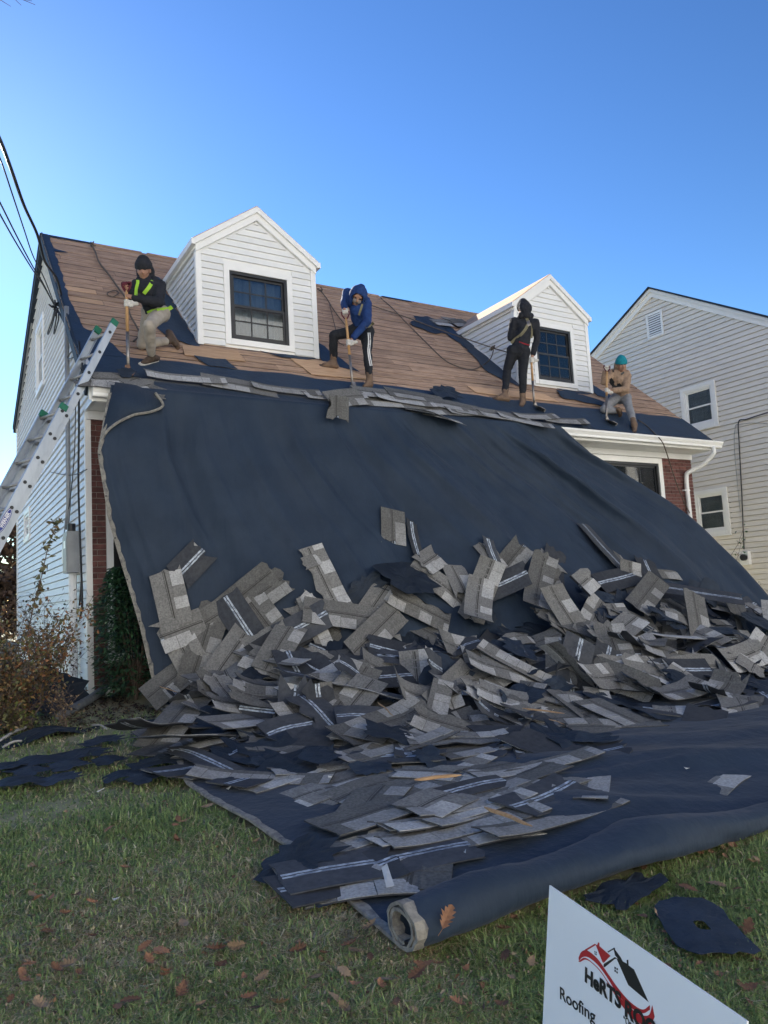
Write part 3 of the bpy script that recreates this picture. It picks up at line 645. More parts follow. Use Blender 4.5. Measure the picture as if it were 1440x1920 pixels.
def build_tarp():
    root = empty('tarp', (3.5, -3.0, -.15)); tag(root, 'huge dark blue tarp hung from the eave and spread over the lawn', 'tarp')
    NS = 250; qs = [-.12, -.08, -.04, -.012] + [i / 72 for i in range(73)] + [1 + i / 80 for i in range(1, 81)]
    rows = []
    for q in qs: rows.append([tarp_pt((i / NS) ** 1.35, q) for i in range(NS + 1)])
    # the front is rolled up: a spiral round a horizontal axis
    last = rows[-1]; nroll = 46
    for j in range(1, nroll + 1):
        a = j / nroll * 2 * math.pi * 2.15; row = []
        for i in range(NS + 1):
            p = last[i]; x = p[0]
            R0 = .098 + .016 * fbm(x * .8, 2.0, 0, 1.0) + .045 * math.exp(-((x - 1.25) / .45) ** 2) + .012 * math.sin(x * 5)
            rrx = min(1, max(0, (x - .5) / .7)); Rr = R0 - .0075 * a / (2 * math.pi) * 2.2 - .004 * (a > 7)
            Rr *= 1 + .10 * fbm(x * 2.4, a * .9, 0, 1.0) + .05 * fbm(x * 7 + a * 1.8, a * 2.0, 9, 1.0) + .04 * max(0, 1 - abs(fbm(x * 3 + a * 1.2, a * .6, 12, 1.0)) * 4) + rrx * (.16 * fbm(x * 1.6 + a * .8, a * 1.1, 3, 1.2) + .05 * fbm(x * 6 + a * 2, a * 1.4, 5, 1.0))
            cy = p[1] - .02 + .05 * math.sin(x * 1.7) * min(1, max(0, x)); gz = ground_z(x, cy)
            # starts on the ground behind, goes over the far... under -> up the front -> over the top
            ang = -math.pi / 2 - a
            yy = cy + Rr * 1.08 * math.cos(ang); zz = gz + R0 * (1 - .12 - .25 * rrx) + .012 + Rr * (1 - .12 - .25 * rrx) * math.sin(ang)
            k = min(1, a / .9); k = k * k * (3 - 2 * k); row.append(np.array([x, p[1] * (1 - k) + yy * k, p[2] * (1 - k) + zz * k]))
        rows.append(row)
    V = [p for r_ in rows for p in r_]; n = NS + 1
    F = [(j * n + i, j * n + i + 1, (j + 1) * n + i + 1, (j + 1) * n + i) for j in range(len(rows) - 1) for i in range(NS)]
    mb = MB(); mb.add(V, F); o = mb.build('sheet', M['tarp'], root, smooth=True, recalc=False)
    md = o.modifiers.new('thick', 'SOLIDIFY'); md.thickness = .004; md.offset = 0
    # pale hem along the left edge and round the rolled end
    def hem(col0, col1, j0, j1, nm, w=.03, out=(-1, 0, 0)):
        mb = MB(); path = [rows[j][0] for j in range(j0, j1)]; Vh = []; Fh = []
        for j, p in enumerate(path):
            t = path[min(j + 1, len(path) - 1)] - path[max(j - 1, 0)]; t = t / (np.linalg.norm(t) + 1e-9)
            inn = rows[j0 + j][2] - p; inn = inn / (np.linalg.norm(inn) + 1e-9); nn = np.cross(t, inn); nn /= (np.linalg.norm(nn) + 1e-9)
            wv = w * (1 + .25 * math.sin(j * 1.7))
            for a, b in ((-.012, -.007), (wv, -.007), (wv, .007), (-.012, .007)): Vh.append(p + inn * a + nn * b)
        for j in range(len(path) - 1):
            for k in range(4): Fh.append((j * 4 + k, j * 4 + (k + 1) % 4, (j + 1) * 4 + (k + 1) % 4, (j + 1) * 4 + k))
        mb.add(Vh, Fh); mb.build(nm, M['hem'], root)
    hem(0, 1, 6, len(rows) - 2, 'hem', .032)
    # eyelets along the hem
    for j in range(12, 150, 9):
        p = rows[j][0] + (rows[j][3] - rows[j][0]) * .12
        MB().ball(p + np.array([-.004, -.012, 0]), (.009, .004, .009), n=8).build('eyelet', M['black'], root)
    # folded-over upper left corner
    pxs = [(216, 716), (255, 722), (292, 737), (306, 760), (284, 772), (252, 778), (222, 792), (200, 810), (188, 832), (196, 790), (206, 750)]
    def surf(px, py, lift):
        d = ray(px, py); best = None
        for zz in np.linspace(3.62, 2.4, 80):
            t = (zz - CAM_P[2]) / d[2]; P = CAM_P + d * t
            q = np.interp(-zz, -LE[:, 0], LT) if zz < 3.5 else 0
            s = min(1, max(0, (P[0] - .1) / 7.)); T = tarp_pt(s, q); e = abs(T[1] - P[1])
            if best is None or e < best[0]: best = (e, t)
        return CAM_P + d * (best[1] - lift)
    poly = [surf(a, b, .05 if i not in (0, 8, 9, 10) else .015) for i, (a, b) in enumerate(pxs)]
    cen = sum(poly) / len(poly); cen = cen - CAM_D * .03
    mb = MB(); mb.add(poly + [cen], [(i, (i + 1) % len(poly), len(poly)) for i in range(len(poly))]); oo = mb.build('folded_corner', M['tarp'], root, smooth=True)
    md = oo.modifiers.new('thick', 'SOLIDIFY'); md.thickness = .006
    mb = MB(); mb.tube(smooth_path([p - CAM_D * .01 for p in poly[2:9]], 5), .016, 6); mb.build('hem', M['hem'], root)
    return root
tarp = build_tarp()
# ================================================================ torn-off shingles
M['gran'] = mat('shingle_granules', (.205, .202, .192), (.115, .114, .110), 55, .92, .7, 260, rand=.34, detail=3, c3=(.10, .095, .09), s3=7, f3=.45, bdist=.003)
M['gran2'] = mat('shingle_tab_granules', (.43, .43, .425), (.27, .27, .265), 60, .92, .7, 260, rand=.3, detail=3, c3=(.15, .145, .14), s3=6, f3=.4, bdist=.003)
M['back'] = mat('shingle_underside', (.050, .055, .066), (.030, .034, .043), 26, .85, .5, 120, rand=.3, c3=(.09, .09, .09), s3=5, f3=.35, bdist=.003)
M['tape'] = mat('release_tape', (.52, .58, .64), (.16, .19, .24), 22, .5, .2, 60, lo=.42, hi=.56, stretch=(1, 2.5, 2.5))
M['seal'] = mat('sealant_line', (.035, .034, .034), (.07, .066, .06), 40, .8)
def bend_fn(L, kb, kt, tw, wv, cup):
    def f(x, y, h):
        # cylindrical bend along x (kb), across y (cup), twist
        z = h; X, Y = x, y
        if abs(kb) > 1e-4:
            a = x * kb; X = math.sin(a) / kb - h * math.sin(a); z = (1 - math.cos(a)) / kb + h * math.cos(a)
        z += cup * (y * y) + tw * x * y + wv * math.sin(x * 9 + 1.3) + kt * max(0, x - L * .25) ** 2
        return (X, Y, z)
    return f
SHV = []
def shingle_variant(seed, L, W=.337, kb=0., kt=0., tw=0., wv=None, cup=0., ragl=.0, ragr=.0, tape=True, raggedw=False):
    wv = wv if wv is not None else (.003 if seed in (1, 4, 5, 6, 7, 11, 12, 13) else .012)
    rg = random.Random(seed); f = bend_fn(L, kb, kt, tw, wv, cup); nx = max(4, int(L / .085)); ny = 6; th = .0065
    xs = [-L / 2 + L * i / nx for i in range(nx + 1)]; ys = [-W / 2 + W * j / ny for j in range(ny + 1)]
    jl = [rg.uniform(-1, 1) for _ in ys]; jr = [rg.uniform(-1, 1) for _ in ys]; jt = [rg.uniform(-1, 0) for _ in xs]
    def g(i, j, h):
        x = xs[i]; y = ys[j]
        if i == 0: x += ragl * jl[j]
        if i == nx: x += ragr * jr[j]
        if j == ny and raggedw: y += .09 * jt[i]
        return f(x, y, h)
    mb = MB(); V = [g(i, j, 0) for j in range(ny + 1) for i in range(nx + 1)] + [g(i, j, -th) for j in range(ny + 1) for i in range(nx + 1)]
    n = nx + 1; o = n * (ny + 1); F = []; Mi = []
    for j in range(ny):
        for i in range(nx):
            F.append((j * n + i, j * n + i + 1, (j + 1) * n + i + 1, (j + 1) * n + i)); Mi.append(0)
            F.append((o + j * n + i, o + (j + 1) * n + i, o + (j + 1) * n + i + 1, o + j * n + i + 1)); Mi.append(1)
    rim = [j * n for j in range(ny + 1)][::-1] + [i for i in range(1, nx + 1)] + [j * n + nx for j in range(1, ny + 1)] + [ny * n + i for i in range(nx - 1, 0, -1)]
    for a, b in zip(rim, rim[1:] + rim[:1]): F.append((a, o + a, o + b, b)); Mi.append(1)
    mb.v = V; mb.f = F; mb.m = Mi
    # raised tabs over the lower half
    x = -L / 2
    while x < L / 2 - .06:
        w_ = rg.uniform(.10, .19); a, b = x + .002, min(x + w_, L / 2) - .003
        if b - a > .04:
            y0, y1 = -W / 2 + .001, -W / 2 + rg.choice([.142, .142, .13]); hh = rg.choice([.0035, .004, .0025])
            kx = max(1, int((b - a) / .06)); vv = []
            for h in (.0004, hh):
                for yy in (y0, y1):
                    for k in range(kx + 1): vv.append(f(a + (b - a) * k / kx, yy, h))
            m_ = kx + 1; ff = []
            for k in range(kx):
                ff += [(2 * m_ + k, 2 * m_ + k + 1, 3 * m_ + k + 1, 3 * m_ + k), (k, 2 * m_ + k, 2 * m_ + k + 1, k + 1)[::-1], (m_ + k, m_ + k + 1, 3 * m_ + k + 1, 3 * m_ + k)]
            ff += [(0, m_, 3 * m_, 2 * m_), (kx, 2 * m_ + kx, 3 * m_ + kx, m_ + kx)]
            mb.add(vv, ff, 2 if rg.random() < .72 else 0)
        x += w_
    # sealant / nail line
    def strip(y0, y1, h, mi):
        kx = max(3, int(L / .09)); vv = []
        for yy in (y0, y1):
            for k in range(kx + 1): vv.append(f(-L / 2 + .01 + (L - .02) * k / kx, yy, h))
        mb.add(vv, [(k, k + 1, kx + 2 + k, kx + 1 + k) if h > 0 else (k, kx + 1 + k, kx + 2 + k, k + 1) for k in range(kx)], mi)
    strip(.004, .018, .0006, 3); strip(.026, .032, .0006, 3)
    me = mb.mesh('shingle', [M['gran'], M['back'], M['gran2'], M['seal']])
    tp = None
    if tape:
        t = MB(); kx = max(3, int(L / .07))
        for (y0, y1) in ((-.030, -.010), (.000, .018)):
            vv = []
            for yy in (y0, y1):
                for k in range(kx + 1): vv.append(f(-L / 2 + .01 + (L - .02) * k / kx, yy + rg.uniform(-.002, .002), -th - .0012))
            t.add(vv, [(k, kx + 1 + k, kx + 2 + k, k + 1) for k in range(kx)])
        tp = t.mesh('release_tape', M['tape'])
    SHV.append((me, tp, L)); return len(SHV) - 1
for sd_, L, kw in ((1, .98, dict(ragr=.022, ragl=.012)), (2, .98, dict(kb=.45, ragl=.03, tw=.08)), (3, .95, dict(kb=.8, tw=.12, ragr=.05)), (4, .62, dict(ragr=.05, kb=-.25)), (5, .5, dict(ragl=.06, tw=.12)), (6, .78, dict(ragr=.06, kb=-.5)),
                   (7, .42, dict(ragl=.05, ragr=.06, tw=.15)), (8, .98, dict(kb=-.7, cup=.25, tw=.1, ragr=.06)), (9, .88, dict(kb=1.2, ragl=.04)), (10, .66, dict(kb=1.9, ragr=.05)), (11, .98, dict(kb=.25, W=.19, ragl=.03)),
                   (12, .55, dict(W=.17, ragl=.05, ragr=.05, kb=-.4)), (13, .34, dict(ragl=.06, ragr=.07, raggedw=True)), (14, .8, dict(raggedw=True, ragl=.05, kb=.4)), (15, .98, dict(kb=-1.0, tw=-.18, ragl=.06, raggedw=True)), (16, .7, dict(cup=.9, ragr=.05)),
                   (17, .98, dict(tw=.26, kb=.2, ragr=.07, raggedw=True)), (18, .26, dict(W=.16, ragl=.03, ragr=.03, tape=False)), (19, .75, dict(kb=2.6, ragl=.07, ragr=.05)), (20, .5, dict(kb=-2.2, raggedw=True, ragl=.08, ragr=.09)), (21, .6, dict(kb=.9, tw=.35, ragl=.1, ragr=.08, raggedw=True)), (22, .4, dict(W=.24, kb=-1.5, ragl=.08, ragr=.09, raggedw=True))):
    shingle_variant(sd_, L, **kw)
# torn felt scraps
FSV = []
def felt_variant(seed, a, b, kb, wv, hole=False):
    rg = random.Random(seed); n = 26; pts = []
    for k in range(n):
        t = 2 * math.pi * k / n; r_ = 1 + rg.choice([-.28, -.12, 0, .06, .1, .14]) * rg.uniform(.5, 1.1) + .05 * math.sin(2 * t + seed)
        if hole: r_ = 1 + rg.uniform(-.09, .06)
        sq = max(abs(math.cos(t)), abs(math.sin(t)))
        pts.append((a / 2 * r_ * math.cos(t) / sq ** .8, b / 2 * r_ * math.sin(t) / sq ** .8))
    f = bend_fn(a, kb, 0, .05 * math.sin(seed), wv, .1 * math.cos(seed)); mb = MB()
    V = []; rings = (1.0, .58, .17 if hole else .33)
    for h in (0, -.003):
        for s in rings: V += [f(x * s, y * s, h + (.008 if hole else .030) * fbm(x * s, y * s, seed, 4.0)) for x, y in pts]
        V.append(f(0, 0, h))
    m_ = 3 * n + 1; F = []
    for l, o in ((0, 0), (1, m_)):
        for r_ in range(2):
            for k in range(n):
                q = (o + r_ * n + k, o + r_ * n + (k + 1) % n, o + (r_ + 1) * n + (k + 1) % n, o + (r_ + 1) * n + k); F.append(q if l == 0 else q[::-1])
        if not hole:
            for k in range(n):
                q = (o + 2 * n + k, o + 2 * n + (k + 1) % n, o + 3 * n); F.append(q if l == 0 else q[::-1])
    for k in range(n): F.append((k, m_ + k, m_ + (k + 1) % n, (k + 1) % n))
    if hole:
        for k in range(n): F.append((2 * n + k, 2 * n + (k + 1) % n, m_ + 2 * n + (k + 1) % n, m_ + 2 * n + k))
    mb.add(V, F); FSV.append(mb.mesh('felt_scrap', M['feltdark'], smooth=False))
for a in ((1, .7, .5, .4, .02), (2, .45, .3, -.6, .02), (3, .9, .4, .3, .03), (4, .3, .22, .9, .02), (5, .55, .5, 1.3, .02), (6, .34, .56, .15, .012, True), (7, 1.1, .3, -.3, .03)): felt_variant(*a)
def frame(N_, ang, tilt=0., tdir=0.):
    N_ = np.array(N_, float); N_ /= np.linalg.norm(N_)
    if tilt:
        a = np.cross(N_, [0.3, .8, .5]); a /= np.linalg.norm(a); b = np.cross(N_, a)
        N_ = N_ + math.tan(tilt) * (a * math.cos(tdir) + b * math.sin(tdir)); N_ /= np.linalg.norm(N_)
    x = np.cross([0, 1.0, 0.0001], N_) if N_[2] > .75 else np.cross([0, 0, 1.0], N_); x /= np.linalg.norm(x); y = np.cross(N_, x)
    X = x * math.cos(ang) + y * math.sin(ang); Y = np.cross(N_, X); return X, Y, N_
def mat4(P, X, Y, Z, s=1.0):
    return Matrix(((X[0] * s, Y[0] * s, Z[0] * s, P[0]), (X[1] * s, Y[1] * s, Z[1] * s, P[1]), (X[2] * s, Y[2] * s, Z[2] * s, P[2]), (0, 0, 0, 1)))
def put_shingle(i, P, N_, ang, flip=False, tilt=0., tdir=0., label='', group='', name='shingle'):
    me, tp, L = SHV[i]; X, Y, Z = frame(N_, ang, tilt, tdir)
    if flip: Y, Z = -Y, -Z
    o = bpy.data.objects.new(name, me); COL.objects.link(o); o.matrix_world = mat4(P, X, Y, Z)
    if tp:
        c = bpy.data.objects.new('release_tape', tp); COL.objects.link(c); c.parent = o
    d_ = SDESC[i]
    if ' shingle' in label and group: label = label.replace(' shingle', ' ' + d_ + ' shingle', 1); group = d_ + ' ' + group
    tag(o, label, 'shingle', group); return o
SDESC = ['full length', 'slightly bent', 'twisted', 'half length', 'short torn', 'ragged ended', 'small torn', 'cupped', 'arched', 'curled', 'long narrow', 'short narrow', 'tiny ragged', 'ragged edged', 'sagging', 'channel shaped', 'warped', 'tiny square', 'rolled', 'shrivelled', 'crumpled', 'tightly curled']
def put_felt(i, P, N_, ang, label, group, s=1.0, tilt=0, tdir=0):
    X, Y, Z = frame(N_, ang, tilt, tdir); o = bpy.data.objects.new('felt_scrap', FSV[i]); COL.objects.link(o); o.matrix_world = mat4(P, X, Y, Z, s); tag(o, label, 'felt scrap', group); return o
# --- pile thickness over the tarp (in s,q), surface samples
_cache = {}
def tarp_frame(s, q):
    e = .006; p = tarp_pt(s, q); a = tarp_pt(min(1, s + e), q) - tarp_pt(max(0, s - e), q); b = tarp_pt(s, min(2, q + 4 * e)) - tarp_pt(s, max(0.01, q - 4 * e))
    n = np.cross(b, a); n /= np.linalg.norm(n)
    if n[1] > 0.3 or n[2] < -.05: n = -n
    return p, n
def sm(a, b, x): t = min(1, max(0, (x - a) / (b - a))); return t * t * (3 - 2 * t)
def pile_top_q(s):                                # how far up the hanging part the pile reaches
    return np.interp(s, [0, .05, .16, .30, .38, .45, .55, .66, .74, .85, .93, 1], [.90, .80, .73, .80, .74, .56, .57, .66, .60, .69, .80, .95])
def pile_h(s, q):
    p = tarp_pt(s, q); x, y, z = p
    if q <= 1:
        t = pile_top_q(s); return .44 * sm(t, 1.02, q) ** 1.2 * sm(-.02, .12, s) * (1 - .55 * sm(.8, 1, s))
    d = (p[1] - tarp_pt(s, 1)[1]) * -1            # metres out from the foot of the hanging part
    reach = np.interp(x, [-.2, .3, 1.5, 2.6, 4.0, 6.0, 9.5], [2.9, 2.9, 2.8, 2.6, 2.1, 1.6, 1.25])
    return (.44 * (1 - sm(0, reach, d)) ** 1.7 + .03 * (d < reach)) * (1 - .4 * sm(.75, 1, s)) * sm(-.03, .10, s)
rg = random.Random(11)
LBL_UP = {'slope': ('grey granule-side-up shingle resting against the hanging tarp', 'shingles face up against the hanging tarp'),
          'heap': ('grey granule-side-up shingle in the heap at the foot of the tarp', 'shingles face up in the heap'),
          'front': ('grey granule-side-up shingle lying on the flat part of the tarp', 'shingles face up on the flat tarp')}
LBL_DN = {'slope': ('dark underside-up shingle with pale tape stripe against the hanging tarp', 'shingles face down against the hanging tarp'),
          'heap': ('dark underside-up shingle with pale tape stripe in the heap', 'shingles face down in the heap'),
          'front': ('dark underside-up shingle with pale tape stripe on the flat tarp', 'shingles face down on the flat tarp')}
LBL_FE = {'slope': ('torn black felt scrap clinging to the pile on the hanging tarp', 'felt scraps against the hanging tarp'),
          'heap': ('torn black felt scrap crumpled in the shingle heap', 'felt scraps in the heap'),
          'front': ('torn black felt scrap lying on the flat part of the tarp', 'felt scraps on the flat tarp')}
def zone(q): return 'slope' if q < .93 else ('heap' if q < 1.32 else 'front')
def one(s, q, u, kind=None, i=None, ang=None, tilt=None, lift=0.0):
    p, n = tarp_frame(s, q); h = pile_h(s, q)
    # normal of the pile surface
    e = .02
    if q > 1:
        dh = (pile_h(s, min(2, q + e)) - pile_h(s, max(1.001, q - e))) / max(.02, np.linalg.norm(tarp_pt(s, min(2, q + e)) - tarp_pt(s, max(1.001, q - e))))
        n = np.array([n[0], n[1] + dh * 1.7 - .12 * (h > .08), n[2]]); n /= np.linalg.norm(n)
    elif q > .8: n = n * (1 - (q - .8) * 2.2) + np.array([0, -.45, .9]) * (q - .8) * 2.2; n /= np.linalg.norm(n)
    P = p + n * (h * u + .012 + lift)
    z = zone(q); kind = kind or rg.choices(['up', 'dn', 'fe'], [.48, .26, .26])[0]
    tl = tilt if tilt is not None else abs(rg.gauss(0, .16 if q < .9 else (.27 if q < 1.3 else .07))) * (1 if h > .04 else .35)
    if ang is None: ang = rg.uniform(0, 2 * math.pi) if q < 1.05 else rg.gauss(rg.choice([0, math.pi]), .75)
    if kind == 'fe':
        return put_felt(rg.randrange(len(FSV)), P, n, ang, *LBL_FE[z], s=rg.uniform(.5, .95), tilt=tl, tdir=rg.uniform(0, 6.28))
    i = i if i is not None else rg.choices(range(22), [6, 7, 6, 7, 7, 6, 6, 5, 4, 4, 5, 5, 6, 7, 5, 4, 6, 4, 3, 5, 6, 6])[0]
    return put_shingle(i, P, n, ang, kind == 'dn', tl, rg.uniform(0, 6.28), *(LBL_DN if kind == 'dn' else LBL_UP)[z])
def cand(n):
    out = []
    while len(out) < n:
        s = rg.random() ** 1.15 * 1.0; q = rg.uniform(.56, 1.78); h = pile_h(s, q)
        if h < .012: continue
        p = tarp_pt(s, q); d = depth_of(p)
        if d < 1: continue
        px = 720 + CAM_F * np.dot(p - CAM_P, CAM_R) / d
        if px > 1500 or px < 180: continue
        if rg.random() > (.25 + h * 2.0) * (.45 if q < .88 else 1): continue
        out.append((s, q))
    return out
# underneath layer: joined into one object (nobody could count it)
def build_under():
    mb = MB(); mats = [M['gran'], M['back'], M['gran2'], M['seal'], M['feltdark']]
    for (s, q) in cand(380):
        p, n = tarp_frame(s, q); h = pile_h(s, q)
        if q > .8: n = n * .6 + np.array([0, -.3, .75]); n /= np.linalg.norm(n)
        P = p + n * (h * rg.uniform(0.0, .72) + .01); X, Y, Z = frame(n, rg.uniform(0, 6.28), abs(rg.gauss(0, .25)) * min(1, h * 6 + .1), rg.uniform(0, 6.28))
        if rg.random() < .3: Y, Z = -Y, -Z
        me = SHV[rg.choice([3, 4, 6, 11, 12, 13, 17, 5, 0])][0] if rg.random() < .85 else FSV[rg.randrange(len(FSV))]
        co = np.empty(len(me.vertices) * 3); me.vertices.foreach_get('co', co); co = co.reshape(-1, 3)
        W_ = P + co[:, :1] * X + co[:, 1:2] * Y + co[:, 2:] * Z; n0 = len(mb.v); mb.v += [tuple(v) for v in W_]
        for pl in me.polygons: mb.f.append(tuple(i + n0 for i in pl.vertices)); mb.m.append(pl.material_index if len(me.materials) > 1 else 4)
    o = mb.build('shingle_debris', mats, recalc=False); tag(o, 'broken shingle and felt debris filling the heap on the tarp', 'debris', kind='stuff')
build_under()
for (s, q) in cand(215): one(s, q, rg.uniform(.72, 1.04))
# single ones that stand out in the photograph
def s_q(px, py):
    best = None
    for q in np.linspace(.3, 1.9, 65):
        for s in np.linspace(0, 1, 60):
            p = tarp_pt(s, q); d = p - CAM_P; z = d @ CAM_D; e = abs(720 + CAM_F * (d @ CAM_R) / z - px) + abs(960 - CAM_F * (d @ CAM_U) / z - py)
            if best is None or e < best[0]: best = (e, s, q)
    return best[1], best[2]
for (px, py, kind, i, ang, tl, lift) in ((325, 1120, 'up', 3, 1.75, .02, .05), (350, 1058, 'dn', 6, .75, .03, .02), (480, 1115, 'up', 5, .6, .04, .04), (610, 1080, 'up', 13, 1.85, .05, .03), (735, 985, 'up', 4, 1.35, .04, .02), (768, 1020, 'dn', 11, 1.25, .05, .03),
                                     (975, 1045, 'up', 6, .8, .05, .02), (1125, 1040, 'dn', 0, 1.5, .06, .06), (1000, 1110, 'up', 2, 1.0, .1, .10), (560, 1180, 'dn', 3, .45, .08, .12), (455, 1190, 'dn', 0, -1.0, .08, .10), (590, 1060, 'up', 17, .3, .05, .04),
                                     (910, 1045, 'dn', 11, 1.35, .05, .03), (330, 1185, 'up', 4, .3, .04, .05), (400, 1155, 'up', 3, .5, .04, .05), (445, 1128, 'up', 0, .65, .05, .05), (505, 1150, 'up', 3, 2.2, .05, .06), (390, 1215, 'up', 0, 1.2, .05, .07), (470, 1222, 'up', 13, .4, .06, .08), (350, 1235, 'up', 5, 2.0, .05, .06), (540, 1205, 'dn', 0, .5, .06, .08), (425, 1262, 'up', 1, .9, .08, .1), (505, 1285, 'up', 4, -.5, .08, .1), (335, 1285, 'up', 3, .7, .06, .08), (575, 1150, 'up', 6, 2.4, .06, .04), (600, 1190, 'up', 10, 1.9, .05, .05), (645, 1165, 'up', 0, -.25, .05, .07), (700, 1150, 'up', 3, .9, .06, .06), (770, 1150, 'up', 13, -.6, .08, .08), (820, 1090, 'up', 5, -.8, .06, .06), (860, 1100, 'up', 4, 1.5, .08, .08), (940, 1100, 'dn', 3, .4, .08, .08), (1060, 1120, 'up', 9, .2, .1, .12), (1150, 1110, 'dn', 0, .15, .08, .1), (1200, 1150, 'up', 1, .5, .1, .12), (800, 1060, 'up', 6, .4, .06, .05), (690, 1115, 'fe', 0, .4, .08, .05), (900, 1130, 'up', 8, 1.1, .15, .12), (1210, 1090, 'dn', 5, 1.2, .2, .10), (530, 1250, 'up', 3, 1.1, .1, .2), (700, 1210, 'up', 0, .5, .12, .15), (885, 1160, 'up', 8, .9, .25, .2), (1290, 1160, 'dn', 0, -.9, .2, .2)):
    s, q = s_q(px, py); one(s, q, .9, kind, i, ang, tl, lift)
s, q = s_q(755, 1095); put_felt(4, tarp_frame(s, q)[0] + np.array([0, -.10, .10]), (0.1, -.6, .8), .3, 'large curled sheet of black felt high on the shingle pile', None, 1.25)
# shingles on the near flat tarp and the lawn, traced one by one
def flat(px, py, i, ang, flip=False, lift=.055, tilt=.02):
    g = on_ground(px, py); P = (g[0], g[1], g[2] + lift); N_ = np.array([0, -.054, 1.0])
    return put_shingle(i, P, N_, ang, flip, tilt, px * .1, *(LBL_DN if flip else LBL_UP)['front'])
for a in ((560, 1460, 0, .3), (480, 1470, 3, .55, True), (640, 1450, 10, -.15), (700, 1465, 0, .1), (760, 1440, 4, -.4), (830, 1470, 10, .25), (900, 1455, 0, .05), (960, 1440, 5, -.2), (1010, 1465, 0, .1), (1060, 1480, 0, -.45), (880, 1500, 0, .0), (960, 1495, 5, .3),
          (780, 1530, 0, .02), (850, 1545, 10, .05), (930, 1540, 0, .08), (990, 1530, 4, -.2), (1020, 1560, 11, -.3), (740, 1500, 6, .5), (1090, 1460, 3, -.5), (820, 1580, 11, .1), (740, 1560, 0, .15),
          (715, 1640, 0, -.15, True, .06), (730, 1610, 4, .3), (640, 1668, 3, .0, True, .05), (690, 1690, 11, -.4), (780, 1660, 12, .9), (880, 1575, 11, -.7, True), (600, 1500, 5, .2), (660, 1500, 11, .3), (420, 1440, 0, .5), (340, 1400, 0, .75), (310, 1370, 3, .8), (380, 1450, 5, .3, True),
          (1180, 1310, 0, .1), (1260, 1290, 10, .05), (1340, 1275, 0, .0), (1400, 1262, 3, .2), (1130, 1370, 0, -.5), (1230, 1350, 11, .0), (1320, 1325, 4, .15), (1365, 1480, 11, .3)): flat(*a)
rg9 = random.Random(31)
for k in range(30):
    px, py = rg9.uniform(380, 1150), rg9.uniform(1400, 1530)
    if py > 1450 and px < 640: continue
    flat(px, py, rg9.choice([0, 3, 4, 5, 10, 10, 11, 12, 6]), rg9.gauss(.1, .5), rg9.random() < .22, .06 + rg9.uniform(0, .05), abs(rg9.gauss(0, .06)))
for k in range(9):
    px, py = rg9.uniform(720, 1060), rg9.uniform(1525, 1580)
    flat(px, py, rg9.choice([0, 3, 10, 10, 11]), rg9.gauss(.05, .18), False, .06 + rg9.uniform(0, .03), .02)
for (px, py, i, a) in ((330, 1385, 0, .9), (300, 1400, 1, .7), (370, 1350, 8, 1.1), (430, 1330, 9, 1.6), (470, 1385, 0, .5), (360, 1420, 0, .6)): flat(px, py, i, a, False, .16, .25)
ln = ('torn black felt scrap lying flat on the grass left of the tarp', 'felt scraps on the lawn')
def fl(px, py, i, ang, s, lab=ln, lift=.05, tilt=0):
    g = on_ground(px, py); return put_felt(i, (g[0], g[1], g[2] + lift), (0, -.054, 1), ang, lab[0], lab[1], s, tilt, 1.0)
for a in ((70, 1440, 2, .2, .7), (150, 1428, 0, .3, .6), (240, 1465, 1, .1, .7), (35, 1480, 1, -.1, .9), (110, 1474, 0, .4, .42), (190, 1400, 0, .3, .5), (270, 1475, 3, .5, .8), (300, 1440, 0, 0, .6), (15, 1450, 1, .3, .8), (205, 1440, 3, .2, .8), (130, 1450, 3, .1, .9), (60, 1462, 3, .3, .8)): fl(*a)
fl(560, 1640, 0, .35, .62, ('curled black felt flap lapping over the tarp edge onto the grass', None), .07, .12)
fl(1318, 1762, 5, -.55, .80, ('torn black felt scrap with a hole through it on the grass', None), .045)
fl(1175, 1690, 2, .15, .45, ('long ragged black felt strip on grass beside the rolled tarp', None), .045)
fl(610, 1705, 3, .2, .45, ('tiny black felt flake half hidden in the lawn', None), .04)
fl(600, 1455, 5, .4, .55, ('jagged black felt piece draped over shingles on the flat tarp', None), .13, .1)
fl(980, 1350, 4, .2, .7, ('crumpled black felt scrap on top of the right heap', None), .2, .3)
# splintered wood
M['splint'] = mat('splintered_wood', (.50, .32, .17), (.36, .21, .10), 6, .7, .3, 30, stretch=(1, 8, 8))
for (a, b, r_, lab) in (((912, 1568), (1003, 1608), .011, 'split pale wooden lath lying beside the tarp roll'), ((780, 1510), (868, 1500), .012, 'thick pale wood splinter lying across the flat shingles'), ((712, 1385), (742, 1418), .006, 'thin pale wood splinter sticking out of the heap'),
                        ((985, 1402), (1065, 1415), .007, 'reddish thin batten lying behind the front shingles'), ((300, 1345), (335, 1360), .005, 'tiny wood chip near the left end of the heap'), ((1035, 1428), (1065, 1440), .004, 'short pale wood sliver beside the dark upturned shingle')):
    A, B = on_ground(*a), on_ground(*b); up = np.array([0, 0, .15 if a[1] > 1480 else .30]); d = B - A; mb = MB()
    s1 = np.cross(d, [0, 0, 1]); s1 /= np.linalg.norm(s1)
    pts = [A + up + d * t + s1 * .006 * math.sin(t * 9) for t in np.linspace(0, 1, 8)]
    mb.tube(pts, [r_ * k for k in (.35, .9, 1, 1.05, 1, .95, .8, .25)], 5); o = mb.build('wood_splinter', M['splint']); tag(o, lab, 'wood')
